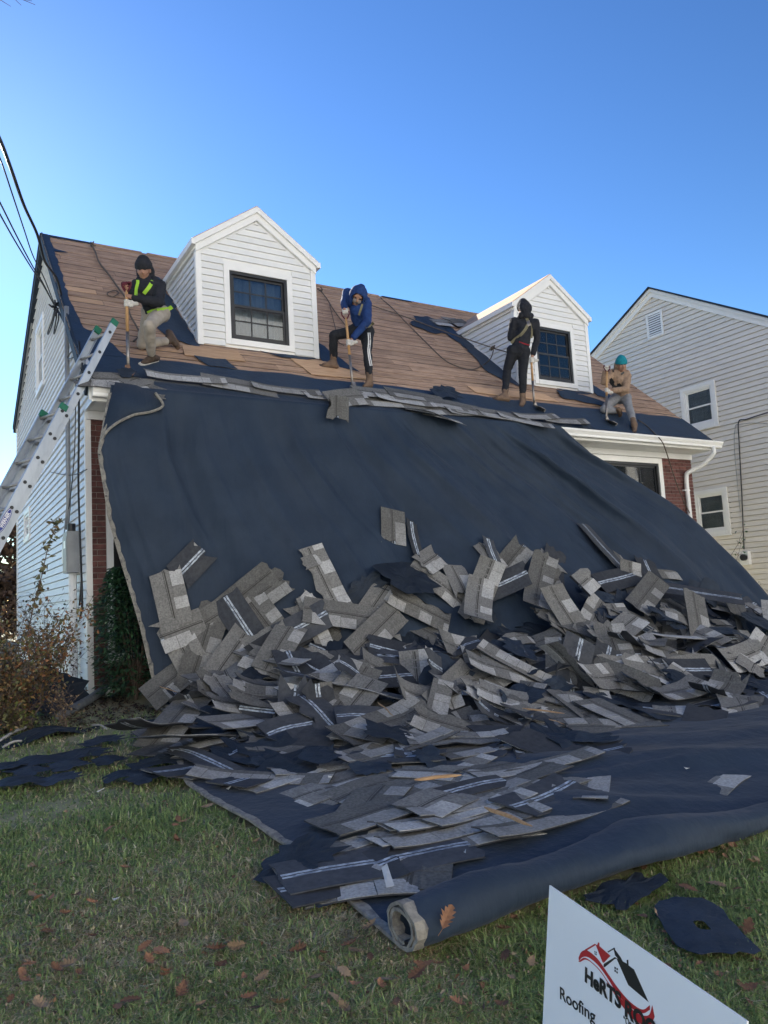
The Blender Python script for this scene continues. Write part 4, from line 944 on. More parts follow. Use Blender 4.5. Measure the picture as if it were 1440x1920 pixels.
# row of shingles still laid along the eave over the top of the tarp
rg2 = random.Random(5)
x = .62
while x < 7.3:
    L = rg2.choice([.98, .55, .98, .98]); v = .23 - .02 * (x - .7) + rg2.uniform(-.03, .03) - (.08 if 4 < x < 6 else 0)
    i = {.98: 10, .55: 11}[L] if rg2.random() < .8 else 0; P = RP(x + L / 2, v, .075 + rg2.uniform(0, .012))
    put_shingle(i, P, (0, -SN, CS), rg2.gauss(0, .07), False, .03, rg2.uniform(0, 6), 'grey shingle lying along the eave over the top of the tarp', 'shingles along the eave')
    x += L * rg2.uniform(.62, 1.25)
for (px, py, i, ang, flip, tl) in ((800, 770, 5, -.5, False, .35), (830, 782, 3, -.4, False, .3), (795, 775, 6, -1.0, False, .5), (850, 760, 0, -.15, False, .05), (890, 770, 0, -.1, False, .05), (780, 742, 0, -.1, False, .06), (720, 738, 0, 0, False, .05), (940, 778, 0, -.12, False, .06), (760, 752, 10, -.1, False, .06), (985, 790, 10, -.25, False, .06)):
    P = on_roof(px, py, .10); put_shingle(i, P, (0, -SN, CS), ang, flip, tl, 4.7, 'loosened grey shingle piled on the torn eave edge between the workers', 'loose shingles on the torn eave edge')
P = on_roof(650, 745, .14); put_shingle(3, P, (.1, -SN - .3, CS), .25, False, .1, 1, 'grey shingle lifted on the shovel of the blue hooded worker', None)
P = on_roof(632, 762, .16); put_shingle(12, P, (0, -.95, .2), 1.4, False, 0, 1, 'torn grey shingle piece dangling over the tarp edge below the shovel', None)
for (px, py, i, ang, s, lab) in ((835, 735, 0, .1, .75, 'large raised flap of dark felt on the roof edge between the workers'), (240, 700, 3, .3, .8, 'black felt crumb beside the shovel blade on the eave'), (1100, 800, 3, .2, .9, 'small dark felt scrap lying in the white gutter')):
    P = on_roof(px, py, .09 if px != 1100 else .05); put_felt(i, P, (0, -SN, CS), ang, lab, None, s, .08, 2)
for (px, py, i, ang) in ((210, 712, 4, .1), (245, 715, 12, .6), (268, 722, 6, .3), (195, 720, 11, -.1), (285, 730, 12, -.5)):
    P = on_roof(px, py, .06); put_shingle(i, P, (0, -SN, CS), ang, False, .06, px, 'broken grey shingle on the eave corner beside the ladder', 'broken shingles on the eave corner')
# feathered shingle stack by the right dormer
for k, (px, py) in enumerate(((830, 605), (848, 600), (862, 605))):
    P = on_roof(px, py, .05 + .012 * k); put_shingle((6, 12, 4)[k], P, (0, -SN, CS), .15 * k, False, .05, k, 'leftover grey shingle still nailed beside the right dormer', 'leftover shingles beside the right dormer')
# ================================================================ people
def remesh(mb, name, mats, parent, vox=.014, smooth_it=4, noise_amp=.0, seed=0, nsc=14.0):
    me = mb.mesh(name, mats); tmp = bpy.data.objects.new('tmp', me); COL.objects.link(tmp)
    md = tmp.modifiers.new('r', 'REMESH'); md.mode = 'VOXEL'; md.voxel_size = vox; md.use_smooth_shade = True
    ms = tmp.modifiers.new('s', 'SMOOTH'); ms.iterations = smooth_it; ms.factor = .5
    dg = bpy.context.evaluated_depsgraph_get(); m2 = bpy.data.meshes.new_from_object(tmp.evaluated_get(dg))
    bpy.data.objects.remove(tmp); bpy.data.meshes.remove(me); m2.name = name
    m2.materials.clear(); m2.materials.append(mats)
    if noise_amp:
        m2.update(); nrm = np.empty(len(m2.vertices) * 3); m2.vertices.foreach_get('normal', nrm); nrm = nrm.reshape(-1, 3)
        for i, v in enumerate(m2.vertices):
            k = mnoise.noise(Vector((v.co.x * nsc, v.co.y * nsc, v.co.z * nsc * .75 + seed))) + .6 * mnoise.noise(Vector((v.co.x * nsc * 2.1, v.co.y * nsc * 2.1, v.co.z * nsc * 2.6 + seed)))
            v.co += Vector(nrm[i]) * noise_amp * k
    m2.polygons.foreach_set('use_smooth', [True] * len(m2.polygons)); m2.update()
    return link_mesh(name, m2, parent)
def unit(v): v = np.array(v, float); return v / (np.linalg.norm(v) + 1e-9)
M['skin'] = mat('skin', (.36, .20, .14), (.30, .16, .11), 20, .55)
M['eye'] = mat('eye', (.03, .02, .02), None, rough=.2)
M['glove_w'] = mat('pale_work_glove', (.62, .60, .56), (.48, .46, .43), 30, .9, .3, 80)
M['glove_m'] = mat('maroon_glove_palm', (.13, .020, .035), (.08, .012, .022), 30, .8)
M['boot'] = mat('tan_work_boot', (.19, .125, .085), (.13, .085, .06), 14, .8, .4, 50)
M['sole'] = mat('boot_sole', (.09, .06, .045), (.06, .045, .035), 14, .8)
M['handle'] = mat('ash_handle', (.50, .30, .14), (.40, .22, .09), 8, .45, .1, 30, stretch=(3, 3, .4))
M['steel'] = mat('worn_steel', (.34, .33, .32), (.22, .18, .15), 12, .42, .2, 50, metal=.7)
M['rust'] = mat('rusty_blade', (.26, .15, .09), (.18, .11, .08), 16, .6, .3, 60, metal=.3)
M['rope'] = mat('safety_rope', (.15, .12, .10), (.09, .075, .065), 60, .9, .4, 200)
def shovel(label, top, mid, tip, blade_dir, grip=True, metal_from=.62, bm='steel', scale=1.0):
    """tear-off shovel: top of grip, blade socket end, blade direction"""
    top, tip = np.array(top), np.array(tip); d = unit(tip - top); L = np.linalg.norm(tip - top)
    root = empty('roofing_shovel', tuple(tip)); tag(root, label, 'shovel', None)
    g0 = top + d * .10; m0 = top + d * L * metal_from
    mb = MB(); mb.tube([g0, g0 + (m0 - g0) * .1, m0], [.013, .019, .020], 10); mb.build('handle', M['handle'], root, smooth=True)
    mb = MB(); mb.tube([m0 - d * .02, m0 + (tip - m0) * .5, tip], [.022, .019, .016], 10); mb.build('shank', M['steel'], root, smooth=True)
    s1 = unit(np.cross(d, CAM_D)); s2 = unit(np.cross(d, s1))
    # D grip
    if not grip: mb = MB(); mb.capsule(top - d * .01, .018, g0 + d * .01, .019); mb.build('grip', M['handle'], root, smooth=True)
    else: mb = MB(); mb.tube(smooth_path([top + s1 * .055, top + s1 * .05 + d * .05, top + d * .12, top - s1 * .05 + d * .05, top - s1 * .055], 4), .010, 8); mb.tube([top - s1 * .058, top + s1 * .058], .014, 10); mb.build('grip', M['glove_m'], root, smooth=True)
    # notched blade: splays from the socket, with a fulcrum wedge
    bd = unit(blade_dir); sd = unit(np.cross(bd, [0, 0, 1.0])); nn = unit(np.cross(sd, bd)); nn = nn if nn[2] > 0 else -nn
    mb = MB(); W0, W1, BL = .035, .11, .20
    pts = [tip - sd * W0 - bd * .03, tip + sd * W0 - bd * .03, tip + sd * W1 + bd * BL * .5, tip + sd * W1 + bd * BL]
    nt_ = 7
    for k in range(nt_):
        a = W1 - (k + .25) * 2 * W1 / nt_; b = W1 - (k + .75) * 2 * W1 / nt_
        pts += [tip + sd * a + bd * BL, tip + sd * (a + b) / 2 + bd * (BL - .03), tip + sd * b + bd * BL]
    pts += [tip - sd * W1 + bd * BL, tip - sd * W1 + bd * BL * .5]
    mb.prism([p + nn * .006 for p in pts], nn * .005); mb.build('blade', M[bm], root)
    mb = MB(); mb.prism([tip - sd * .03 - bd * .01 - nn * .0, tip - sd * .03 + bd * .07 + nn * .004, tip - sd * .03 - bd * .02 + nn * .07], sd * .06); mb.build('fulcrum', M[bm], root)
    return root
def hand(par, name, m, P, axis, arm, r=.017):
    """closed hand gripping a bar: palm on the arm's side, four fingers and a thumb round the bar"""
    P = np.array(P); a = unit(axis); b = unit(np.array(arm) - a * np.dot(arm, a)); c = np.cross(a, b); mb = MB()
    for k, (off, ln) in enumerate(((-.036, .9), (-.012, 1.05), (.012, 1.0), (.036, .82))):
        R_ = r + .011; prev = None
        for j in range(5):
            t = -.25 * math.pi + j * .42 * math.pi * ln; q = P + a * off + (b * math.cos(t) + c * math.sin(t)) * R_
            if prev is not None: mb.capsule(prev, .0105, q, .0095, 8)
            prev = q
    mb.capsule(P + a * -.032 + b * (r + .018), .016, P + a * .034 + b * (r + .018), .016, 8)
    mb.capsule(P + a * -.028 + b * (r + .042), .019, P + a * .026 + b * (r + .042), .019, 8)
    mb.capsule(P + b * (r + .045), .026, P + b * (r + .095), .028, 8)
    mb.capsule(P + a * -.035 + b * (r + .03) - c * .01, .013, P + a * -.045 - c * (r + .013) + b * .004, .0105, 8)
    mb.capsule(P + a * -.045 - c * (r + .013) + b * .004, .0105, P + a * -.030 - c * (r + .012) - b * .022, .009, 8)
    return remesh(mb, name, M[m], par, .0055, 2)
def foot(par, ankle, heel, toe, up, m='boot', sole='sole', shaft=.16, knee=None):
    ankle, heel, toe, up = map(lambda v: np.array(v, float), (ankle, heel, toe, up)); d = unit(toe - heel); mb = MB()
    mb.capsule(heel + up * .045, .040, toe - d * .045 + up * .030, .034); mb.capsule(heel + up * .05 + d * .06, .045, toe - d * .06 + up * .036, .040)
    mb.capsule(heel + up * .05 + d * .02, .043, ankle, .050); mb.capsule(ankle - up * .02, .05, toe - d * .10 + up * .05, .040)
    if shaft and knee is not None: mb.capsule(ankle, .050, ankle + unit(np.array(knee) - ankle) * shaft * .6, .056)
    b = remesh(mb, 'boot', M[m], par, .009, 3, .003, 3)
    mb = MB(); sd = unit(np.cross(d, up)); F_ = []
    for t, w_ in ((-.02, .020), (.0, .036), (.08, .036), (.16, .044), (.22, .040), (.26, .022)):
        F_.append((heel + d * (t * np.linalg.norm(toe - heel) / .24), w_))
    poly = [p + sd * w_ + up * .002 for p, w_ in F_] + [p - sd * w_ + up * .002 for p, w_ in F_[::-1]]
    mb.prism(poly, up * .024); mb.build('sole', M[sole], b)
    return b
def head_mesh(par, C, fwd, up, r=.098):
    C = np.array(C); f = unit(fwd); u = unit(np.array(up) - f * np.dot(up, f)); s = np.cross(f, u); A = (s, f, u); mb = MB()
    mb.ball(C + u * .02, (.076, .096, .098), A); mb.ball(C + f * .030 - u * .055, (.056, .060, .060), A); mb.ball(C + f * .052 - u * .095, (.030, .030, .024), A)
    mb.capsule(C + f * .093 + u * .012, .010, C + f * .112 - u * .026, .015, 8); mb.capsule(C + f * .100 - u * .030 - s * .011, .009, C + f * .100 - u * .030 + s * .011, .009, 8)
    mb.capsule(C + f * .088 - u * .060 - s * .020, .009, C + f * .088 - u * .060 + s * .020, .009, 8); mb.capsule(C + f * .084 + u * .036 - s * .05, .012, C + f * .084 + u * .036 + s * .05, .012, 8)
    for k in (-1, 1): mb.ball(C + s * k * .078 - u * .005, (.012, .024, .034), A, 8); mb.ball(C + f * .07 - u * .03 + s * k * .04, (.026, .022, .024), A, 8)
    mb.capsule(C - u * .06 - f * .015, .056, C - u * .17 - f * .03, .060)
    return mb, A
def eyes(par, C, A):
    s, f, u = A
    for k in (-1, 1): MB().ball(np.array(C) + f * .088 + u * .012 + s * k * .032, (.014, .010, .009), A, 8).build('eye', M['eye'], par, smooth=True)
def person(label, J, R, mats, hat, face, loc, jseed=1, hood=None):
    """J joints (3D); R radii scale; mats jacket/trousers"""
    root = empty('person', tuple(loc)); tag(root, label, 'person')
    fwd, up = face; mb, A = head_mesh(root, J['head'], fwd, up)
    # body: one continuous mesh under the clothes
    for a, b, ra, rb in (('neck', 'chest', .055, .11), ('chest', 'pelvis', .115, .12), ('shL', 'elL', .045, .038), ('elL', 'haL', .037, .028), ('shR', 'elR', .045, .038), ('elR', 'haR', .037, .028), ('chest', 'shL', .09, .05), ('chest', 'shR', .09, .05),
                         ('hipL', 'knL', .075, .052), ('knL', 'anL', .050, .036), ('hipR', 'knR', .075, .052), ('knR', 'anR', .050, .036), ('pelvis', 'hipL', .11, .08), ('pelvis', 'hipR', .11, .08)):
        mb.capsule(J[a], ra, J[b], rb)
    mb.capsule(J['head'] - A[2] * .08 - A[1] * .02, .055, J['neck'], .058)
    remesh(mb, 'body', M['skin'], root, .011, 2); eyes(root, J['head'], A)
    jm, tm = mats
    mb = MB(); sc_ = J['chest']; q = R
    mb.capsule(J['neck'], .070, J['chest'], .135 * q); mb.capsule(J['chest'], .150 * q, J['pelvis'] + (J['chest'] - J['pelvis']) * .22, .145 * q); mb.capsule(J['pelvis'] + (J['chest'] - J['pelvis']) * .22, .148 * q, J['pelvis'] + (J['chest'] - J['pelvis']) * .02, .150 * q)
    mid = (J['shL'] + J['shR']) / 2; mb.capsule(J['shL'], .078 * q, J['shR'], .078 * q)
    for sd in 'LR':
        sh, el, ha = J['sh' + sd], J['el' + sd], J['ha' + sd]; sl = unit(ha - el)
        mb.capsule(sh, .082 * q, sc_ * .6 + sh * .4, .11 * q); mb.capsule(sh, .080 * q, el, .064 * q); mb.capsule(el, .064 * q, ha - sl * .085, .050 * q); mb.capsule(ha - sl * .11, .053 * q, ha - sl * .085, .052 * q)
    jk = remesh(mb, 'jacket', jm, root, .0125, 5, .011, jseed, 13)
    mb = MB()
    mb.capsule(J['hipL'], .118, J['hipR'], .118); mb.capsule(J['pelvis'], .140, (J['hipL'] + J['hipR']) / 2, .13)
    for sd in 'LR':
        h, k, a = J['hip' + sd], J['kn' + sd], J['an' + sd]; mb.capsule(h, .105, h + (k - h) * .5, .088); mb.capsule(h + (k - h) * .5, .088, k, .072); mb.capsule(k, .072, k + (a - k) * .5, .066); mb.capsule(k + (a - k) * .5, .066, a + (k - a) * .14, .056)
    tr = remesh(mb, 'trousers', tm, root, .0125, 5, .009, jseed + 5, 12)
    C = J['head']; s, f, u = A
    if hat is not None:
        mb = MB(); mb.ball(C + u * .052 - f * .012, (.098, .113, .098), A); mb.ball(C + u * .10 - f * .02, (.072, .080, .075), A)
        cut = C + u * .030; ht = remesh(mb, 'beanie', hat, root, .008, 3, .003, 2, 25)
        bm = bmesh.new(); bm.from_mesh(ht.data); bmesh.ops.bisect_plane(bm, geom=bm.verts[:] + bm.edges[:] + bm.faces[:], plane_co=Vector(C + u * .022 + f * .02), plane_no=Vector(-u - f * .12), clear_outer=True); bm.to_mesh(ht.data); bm.free()
        md = ht.modifiers.new('t', 'SOLIDIFY'); md.thickness = .012; md.offset = 1
    if hood is not None:
        kind, hm = hood; mb = MB()
        if kind == 'up':                       # hood over the head, open at the face
            mb.ball(C + u * .025 - f * .025, (.128, .135, .140), A, 18); mb.ball(C + u * .11 - f * .03, (.07, .08, .075), A); mb.capsule(C - u * .09 - f * .04, .105, J['neck'] - f * .0, .115); mb.capsule(C - f * .10, .09, J['neck'] - f * .06, .10)
            hd = remesh(mb, 'hood', hm, root, .011, 3, .008, 4, 16)
            bm = bmesh.new(); bm.from_mesh(hd.data); bmesh.ops.bisect_plane(bm, geom=bm.verts[:] + bm.edges[:] + bm.faces[:], plane_co=Vector(C + f * .070 + u * .0), plane_no=Vector(f - u * .25), clear_outer=True); bm.to_mesh(hd.data); bm.free()
            md = hd.modifiers.new('t', 'SOLIDIFY'); md.thickness = .016; md.offset = 0
        else:                                  # hood bunched behind the neck / head
            mb.capsule(C - u * .09 - f * .055, .075, J['neck'] - f * .05, .085); mb.ball(C - f * .075 - u * .03, (.12, .075, .13), A); mb.capsule(J['neck'] - s * .09 - f * .03, .055, J['neck'] + s * .09 - f * .03, .055); mb.capsule(J['neck'] - s * .10 + f * .02, .04, J['neck'] - s * .07 + f * .06 - u * .05, .035); mb.capsule(J['neck'] + s * .10 + f * .02, .04, J['neck'] + s * .07 + f * .06 - u * .05, .035)
            remesh(mb, 'hood', hm, root, .011, 4, .008, 4, 16)
    return root, jk, tr, A
def strap(par, objs, pxs, m, w=.022, name='harness_strap', off=.012):
    """a flat webbing strap laid on the surface of garments along a traced line"""
    trees = []
    for o in objs:
        bm = bmesh.new(); bm.from_mesh(o.data); trees.append(BVHTree.FromBMesh(bm)); bm.free()
    pts = []; last = None
    for (x, y) in pxs:
        d = Vector(unit(ray(x, y))); best = None
        for t in trees:
            h = t.ray_cast(Vector(CAM_P), d)
            if h[0] is not None and (best is None or h[3] < best[1]): best = (h[0], h[3])
        if best is not None: last = best[1]; pts.append(np.array(best[0]) - np.array(d) * off)
        elif last is not None: pts.append(CAM_P + np.array(d) * (last - off))
    if len(pts) < 2: return
    pts = smooth_path(pts, 3); mb = MB(); V = []; F = []
    for i, p in enumerate(pts):
        t = unit(pts[min(i + 1, len(pts) - 1)] - pts[max(i - 1, 0)]); n = -unit(p - CAM_P); s = unit(np.cross(t, n))
        for a, b in ((-w, 0), (w, 0), (w, -.012), (-w, -.012)): V.append(p + s * a + n * b)
    for i in range(len(pts) - 1):
        for k in range(4): F.append((i * 4 + k, i * 4 + (k + 1) % 4, (i + 1) * 4 + (k + 1) % 4, (i + 1) * 4 + k))
    mb.add(V, F); return mb.build(name, m, par)
ROOF_N = np.array([0, -SN, CS]); UPZ = np.array([0, 0, 1.0])
def rp(px, py, h=0.0): return np.array(on_roof(px, py, h))
lime = mat('lime_webbing', (.35, .62, .05), (.28, .52, .04), 20, .7)
navy = mat('navy_black_fleece', (.012, .014, .020), (.020, .022, .030), 18, .9, .3, 60)
khaki = mat('khaki_trousers', (.40, .36, .31), (.32, .285, .245), 9, .9, .3, 40)
bluej = mat('blue_jacket', (.012, .045, .17), (.008, .030, .12), 10, .85, .35, 45)
blackp = mat('black_trousers', (.010, .012, .017), (.017, .019, .025), 12, .85, .3, 50)
tan = mat('tan_fleece', (.36, .25, .175), (.28, .19, .13), 26, .95, .6, 70)
greyp = mat('grey_trousers', (.27, .275, .29), (.21, .215, .23), 10, .9, .3, 40)
teal = mat('teal_knit', (.008, .24, .30), (.006, .19, .25), 30, .9, .4, 90)
white = mat('white_patch', (.75, .75, .75), None, rough=.6)
olive = mat('olive_webbing', (.20, .18, .11), (.15, .135, .085), 20, .8)
# ---- worker 1: kneeling by the ladder
k = 7.3875
c = lambda x, y: (200 + x / k, 460 + y / k)
d0 = depth_of(rp(277, 690))
Jp = lambda cc, x, y, dd, D: at_depth(*cc(x, y), D + dd)
J = dict(head=Jp(c, 515, 345, .02, d0), neck=Jp(c, 555, 480, .06, d0), chest=Jp(c, 590, 640, .04, d0), pelvis=Jp(c, 680, 905, .14, d0), shR=Jp(c, 425, 545, .02, d0), shL=Jp(c, 735, 560, .05, d0),
         elR=Jp(c, 350, 690, -.08, d0), haR=Jp(c, 268, 560, -.17, d0), elL=Jp(c, 720, 790, -.13, d0), haL=Jp(c, 292, 705, -.20, d0),
         hipL=Jp(c, 755, 945, .12, d0), knL=Jp(c, 590, 1110, -.30, d0), anL=rp(*c(625, 1545), .10), hipR=Jp(c, 610, 930, .15, d0), knR=rp(*c(490, 1370), .075), anR=rp(*c(860, 1320), .10))
p1, jk, tr, A = person('person in black fleece and lime harness kneeling beside the ladder top', J, .98, (navy, khaki), navy, ((-.40, -.80, -.42), (-.05, -.12, 1)), rp(*c(640, 1560)), 1, ('down', navy))
foot(p1, J['anL'], rp(*c(690, 1610), .0), rp(*c(470, 1665), .0), ROOF_N, m='sole', sole='glove_w', shaft=0)
hb, tb = rp(*c(880, 1200), .17), rp(*c(1000, 1420), .03)
foot(p1, J['anR'], hb, tb, unit(np.array([-.6, -.55, -.25])), m='sole', sole='boot', shaft=0)
top1 = Jp(c, 272, 520, -.17, d0); tip1 = rp(*c(300, 1740), .05)
sh1 = shovel('long handled tear-off shovel held by the kneeling worker by the ladder', top1, None, tip1, (-.45, -.75, -.65), True, .58, 'rust')
ax = unit(tip1 - top1)
hand(p1, 'glove', 'glove_m', top1 + ax * .02, np.cross(ax, CAM_D), J['elR'] - top1); hand(p1, 'glove', 'glove_w', top1 + ax * .27, ax, J['elL'] - (top1 + ax * .27))
strap(p1, [jk], [c(*q) for q in ((640, 490), (600, 560), (555, 620), (515, 670))], lime); strap(p1, [jk], [c(*q) for q in ((430, 480), (430, 520), (410, 600), (405, 690))], lime, .018)
strap(p1, [jk, tr], [c(*q) for q in ((700, 905), (780, 890), (860, 880), (905, 850))], lime, .024); strap(p1, [jk, tr], [c(*q) for q in ((560, 930), (630, 900), (700, 890))], lime, .012)
strap(p1, [jk], [c(*q) for q in ((430, 670), (470, 680), (515, 670))], M['black'], .02, 'chest_strap')
# ---- worker 2: blue hood, prying
c = lambda x, y: (580 + x / k, 510 + y / k)
d0 = depth_of(rp(688, 722))
J = dict(head=Jp(c, 672, 345, -.06, d0), neck=Jp(c, 735, 420, .06, d0), chest=Jp(c, 690, 540, .08, d0), pelvis=Jp(c, 745, 765, .22, d0), shR=Jp(c, 530, 295, .12, d0), shL=Jp(c, 800, 455, .02, d0), elR=Jp(c, 480, 430, .06, d0), haR=Jp(c, 490, 545, -.06, d0),
         elL=Jp(c, 800, 690, -.12, d0), haL=Jp(c, 565, 965, -.16, d0), hipR=Jp(c, 640, 815, .22, d0), knR=Jp(c, 335, 880, .0, d0), anR=rp(*c(335, 1225), .10), hipL=Jp(c, 800, 830, .16, d0), knL=Jp(c, 800, 1090, -.02, d0), anL=rp(*c(835, 1470), .12))
p2, jk, tr, A = person('person in bright blue hooded jacket bending over a shovel on the roof', J, .98, (bluej, blackp), None, ((-.45, -.62, -.75), (.1, -.5, .8)), rp(*c(830, 1590)), 21, ('up', bluej))
foot(p2, J['anR'], rp(*c(365, 1345)), rp(*c(150, 1310)), ROOF_N, knee=J['knR']); foot(p2, J['anL'], rp(*c(850, 1600)), rp(*c(735, 1615)), unit(ROOF_N + UPZ), knee=J['knL'])
top2 = Jp(c, 498, 555, -.07, d0); tip2 = rp(*c(602, 1590), .05)
shovel('wooden handled tear-off shovel in the hands of the blue hooded worker', top2, None, tip2, (.05, -.8, -.6), True, .60); ax = unit(tip2 - top2)
hand(p2, 'glove', 'glove_w', top2, np.cross(ax, CAM_D), J['elR'] - top2); hand(p2, 'glove', 'glove_w', top2 + ax * np.linalg.norm(tip2 - top2) * .42, ax, J['elL'] - (top2 + ax * .5))
for xo in (0, 22): strap(p2, [tr], [c(x + xo, y) for x, y in ((815, 840), (822, 960), (812, 1080), (822, 1180), (845, 1300))], white, .008, 'side_stripe', .006)
strap(p2, [jk], [c(*q) for q in ((735, 440), (715, 510), (685, 600))], olive, .016); strap(p2, [jk, tr], [c(*q) for q in ((780, 760), (850, 740), (890, 700))], olive, .02)
mb = MB(); C_ = J['head']; s_, f_, u_ = A; mb.ball(C_ + f_ * .062 - u_ * .035, (.068, .045, .05), A); remesh(mb, 'face_mask', mat('grey_face_mask', (.26, .22, .20), (.2, .17, .16), 20, .9), p2, .008, 2)
# ---- worker 3: all in black, back turned
c = lambda x, y: (900 + x / k, 550 + y / k)
d0 = depth_of(rp(978, 757))
J = dict(head=Jp(c, 600, 215, .06, d0), neck=Jp(c, 625, 330, .02, d0), chest=Jp(c, 615, 490, .03, d0), pelvis=Jp(c, 555, 770, .02, d0), shL=Jp(c, 470, 390, .02, d0), shR=Jp(c, 765, 410, .02, d0), elL=Jp(c, 425, 610, .04, d0), haL=Jp(c, 500, 690, .22, d0),
         elR=Jp(c, 790, 640, .02, d0), haR=Jp(c, 715, 900, -.02, d0), hipL=Jp(c, 465, 800, .02, d0), knL=Jp(c, 375, 1070, .05, d0), anL=rp(*c(345, 1390), .10), hipR=Jp(c, 605, 810, .02, d0), knR=Jp(c, 595, 1110, -.02, d0), anR=rp(*c(590, 1440), .11))
p3, jk, tr, A = person('person all in black with harness seen from behind at the right dormer', J, .95, (navy, blackp), navy, ((.25, .85, -.30), (.05, .1, 1)), rp(*c(570, 1560)), 41, ('down', navy))
foot(p3, J['anL'], rp(*c(375, 1500)), rp(*c(190, 1470)), ROOF_N, knee=J['knL']); foot(p3, J['anR'], rp(*c(600, 1530)), rp(*c(560, 1575)), unit(ROOF_N + UPZ), knee=J['knR'])
strap(p3, [jk], [c(*q) for q in ((640, 330), (665, 400), (640, 480), (570, 570), (480, 640), (430, 690))], olive, .024); strap(p3, [jk], [c(*q) for q in ((720, 330), (690, 410), (715, 520), (715, 620))], olive, .020)
strap(p3, [jk], [c(*q) for q in ((665, 380), (675, 420), (685, 450))], M['steel'], .028, 'harness_ring', .03); strap(p3, [jk, tr], [c(*q) for q in ((540, 670), (620, 700), (690, 720))], mat('red_waistband', (.25, .01, .02), None), .010, 'waistband')
top3 = Jp(c, 708, 900, -.04, d0); tip3 = rp(*c(752, 1560), .06)
shovel('pale handled tear-off shovel hanging from the hand of the black clad worker', top3, None, tip3, (.62, -.45, -.50), False, .50, 'steel'); ax = unit(tip3 - top3)
hand(p3, 'glove', 'glove_w', top3 + ax * .03, ax, J['elR'] - top3)
# ---- worker 4: tan fleece, crouching at the right end
k4 = 9.0; c = lambda x, y: (1090 + x / k4, 640 + y / k4)
d0 = depth_of(rp(1190, 800))
J = dict(head=Jp(c, 675, 400, .22, d0), neck=Jp(c, 690, 530, .30, d0), chest=Jp(c, 640, 670, .30, d0), pelvis=Jp(c, 680, 900, .42, d0), shR=Jp(c, 520, 540, .30, d0), shL=Jp(c, 770, 590, .24, d0), elR=Jp(c, 385, 690, .16, d0), haR=Jp(c, 408, 430, .10, d0),
         elL=Jp(c, 760, 810, .08, d0), haL=Jp(c, 465, 835, .02, d0), hipR=Jp(c, 600, 945, .42, d0), knR=rp(*c(375, 1150), .08), anR=rp(*c(640, 1180), .11), hipL=Jp(c, 740, 950, .40, d0), knL=Jp(c, 795, 1080, .02, d0), anL=rp(*c(885, 1380), .12))
p4, jk, tr, A = person('person in tan fleece and teal beanie crouching at the far roof end', J, 1.0, (tan, greyp), teal, ((-.45, -.80, -.30), (-.05, -.1, 1)), rp(*c(880, 1500)), 61, ('down', tan))
foot(p4, J['anL'], rp(*c(900, 1440)), rp(*c(885, 1545)), unit(ROOF_N + UPZ * .7), knee=J['knL']); foot(p4, J['anR'], rp(*c(620, 1160), .14), rp(*c(665, 1270), .02), unit(np.array([-.4, -.5, .1])), knee=J['knR'])
strap(p4, [jk], [c(*q) for q in ((590, 440), (560, 480), (530, 510))], M['black'], .02); strap(p4, [jk], [c(*q) for q in ((780, 480), (720, 520), (670, 560))], M['black'], .018); strap(p4, [jk], [c(*q) for q in ((480, 640), (540, 720), (600, 760), (660, 720))], M['black'], .04)
top4 = Jp(c, 432, 420, .08, d0); tip4 = rp(*c(420, 1330), .05)
shovel('wooden tear-off shovel planted by the crouching tan fleece worker', top4, None, tip4, (.6, -.5, -.5), True, .58); ax = unit(tip4 - top4)
hand(p4, 'glove', 'glove_w', top4 + ax * .02, np.cross(ax, CAM_D), J['elR'] - top4); hand(p4, 'glove', 'glove_w', top4 + ax * np.linalg.norm(tip4 - top4) * .46, ax, J['elL'] - (top4 + ax * .5))
# ---- safety ropes
def rope(label, pts, r=.009): mb = MB(); mb.tube(smooth_path(pts, 6), r, 6); o = mb.build('safety_rope', M['rope'], None, smooth=True); tag(o, label, 'rope')
rope('safety rope running from the left ridge anchor to the kneeling worker', [rp(*q, .03) for q in ((170, 458), (178, 470), (186, 492), (205, 516), (222, 540), (236, 560))] + [at_depth(247, 590, d0 - 2.0) for d0 in (depth_of(rp(277, 690)) + 2.0,)][:0] + [rp(244, 590, .03), rp(256, 612, .03), rp(262, 628, .04), rp(250, 640, .03)], .013)
rope('loop of slack safety rope on the deck behind the kneeling worker', [rp(*q, .03) for q in ((212, 545), (203, 548), (202, 553), (212, 556), (222, 550), (218, 545), (211, 545))])
rope('safety rope from the ridge beside the left dormer to the blue worker', [rp(*q, .03) for q in ((601, 545), (613, 560), (625, 580), (640, 600), (652, 615))], .010)
rope('thin safety rope hanging slack down the deck behind the blue worker', [rp(*q, .03) for q in ((618, 570), (624, 595), (630, 620), (634, 640), (645, 648))], .008)
rope('slack safety rope looping across the bare deck to the right dormer', [rp(*q, .03) for q in ((713, 558), (735, 577), (757, 600), (800, 643), (830, 672), (850, 684), (875, 692), (890, 692), (908, 683))] + [rp(920, 672, .25), rp(925, 656, .4), rp(923, 651, .45)], .010)
wp = at_depth(952, 661, depth_of(rp(978, 757)) + .05)
rope('taut safety rope stretched across the deck to the black clad worker', [rp(697, 573, .05), rp(760, 594, .05), rp(810, 613, .06), rp(870, 634, .2), np.array(rp(923, 652, .45)), wp], .010)
rope('safety rope trailing from the crouching worker over the white gutter', [rp(*q, .03) for q in ((1196, 787), (1210, 796), (1228, 813), (1240, 826))] + [on_y(1246, 838, -.63), on_y(1254, 862, -.55), on_y(1268, 905, -.4), on_y(1280, 935, -.35), on_y(1293, 962, -.3)], .010)
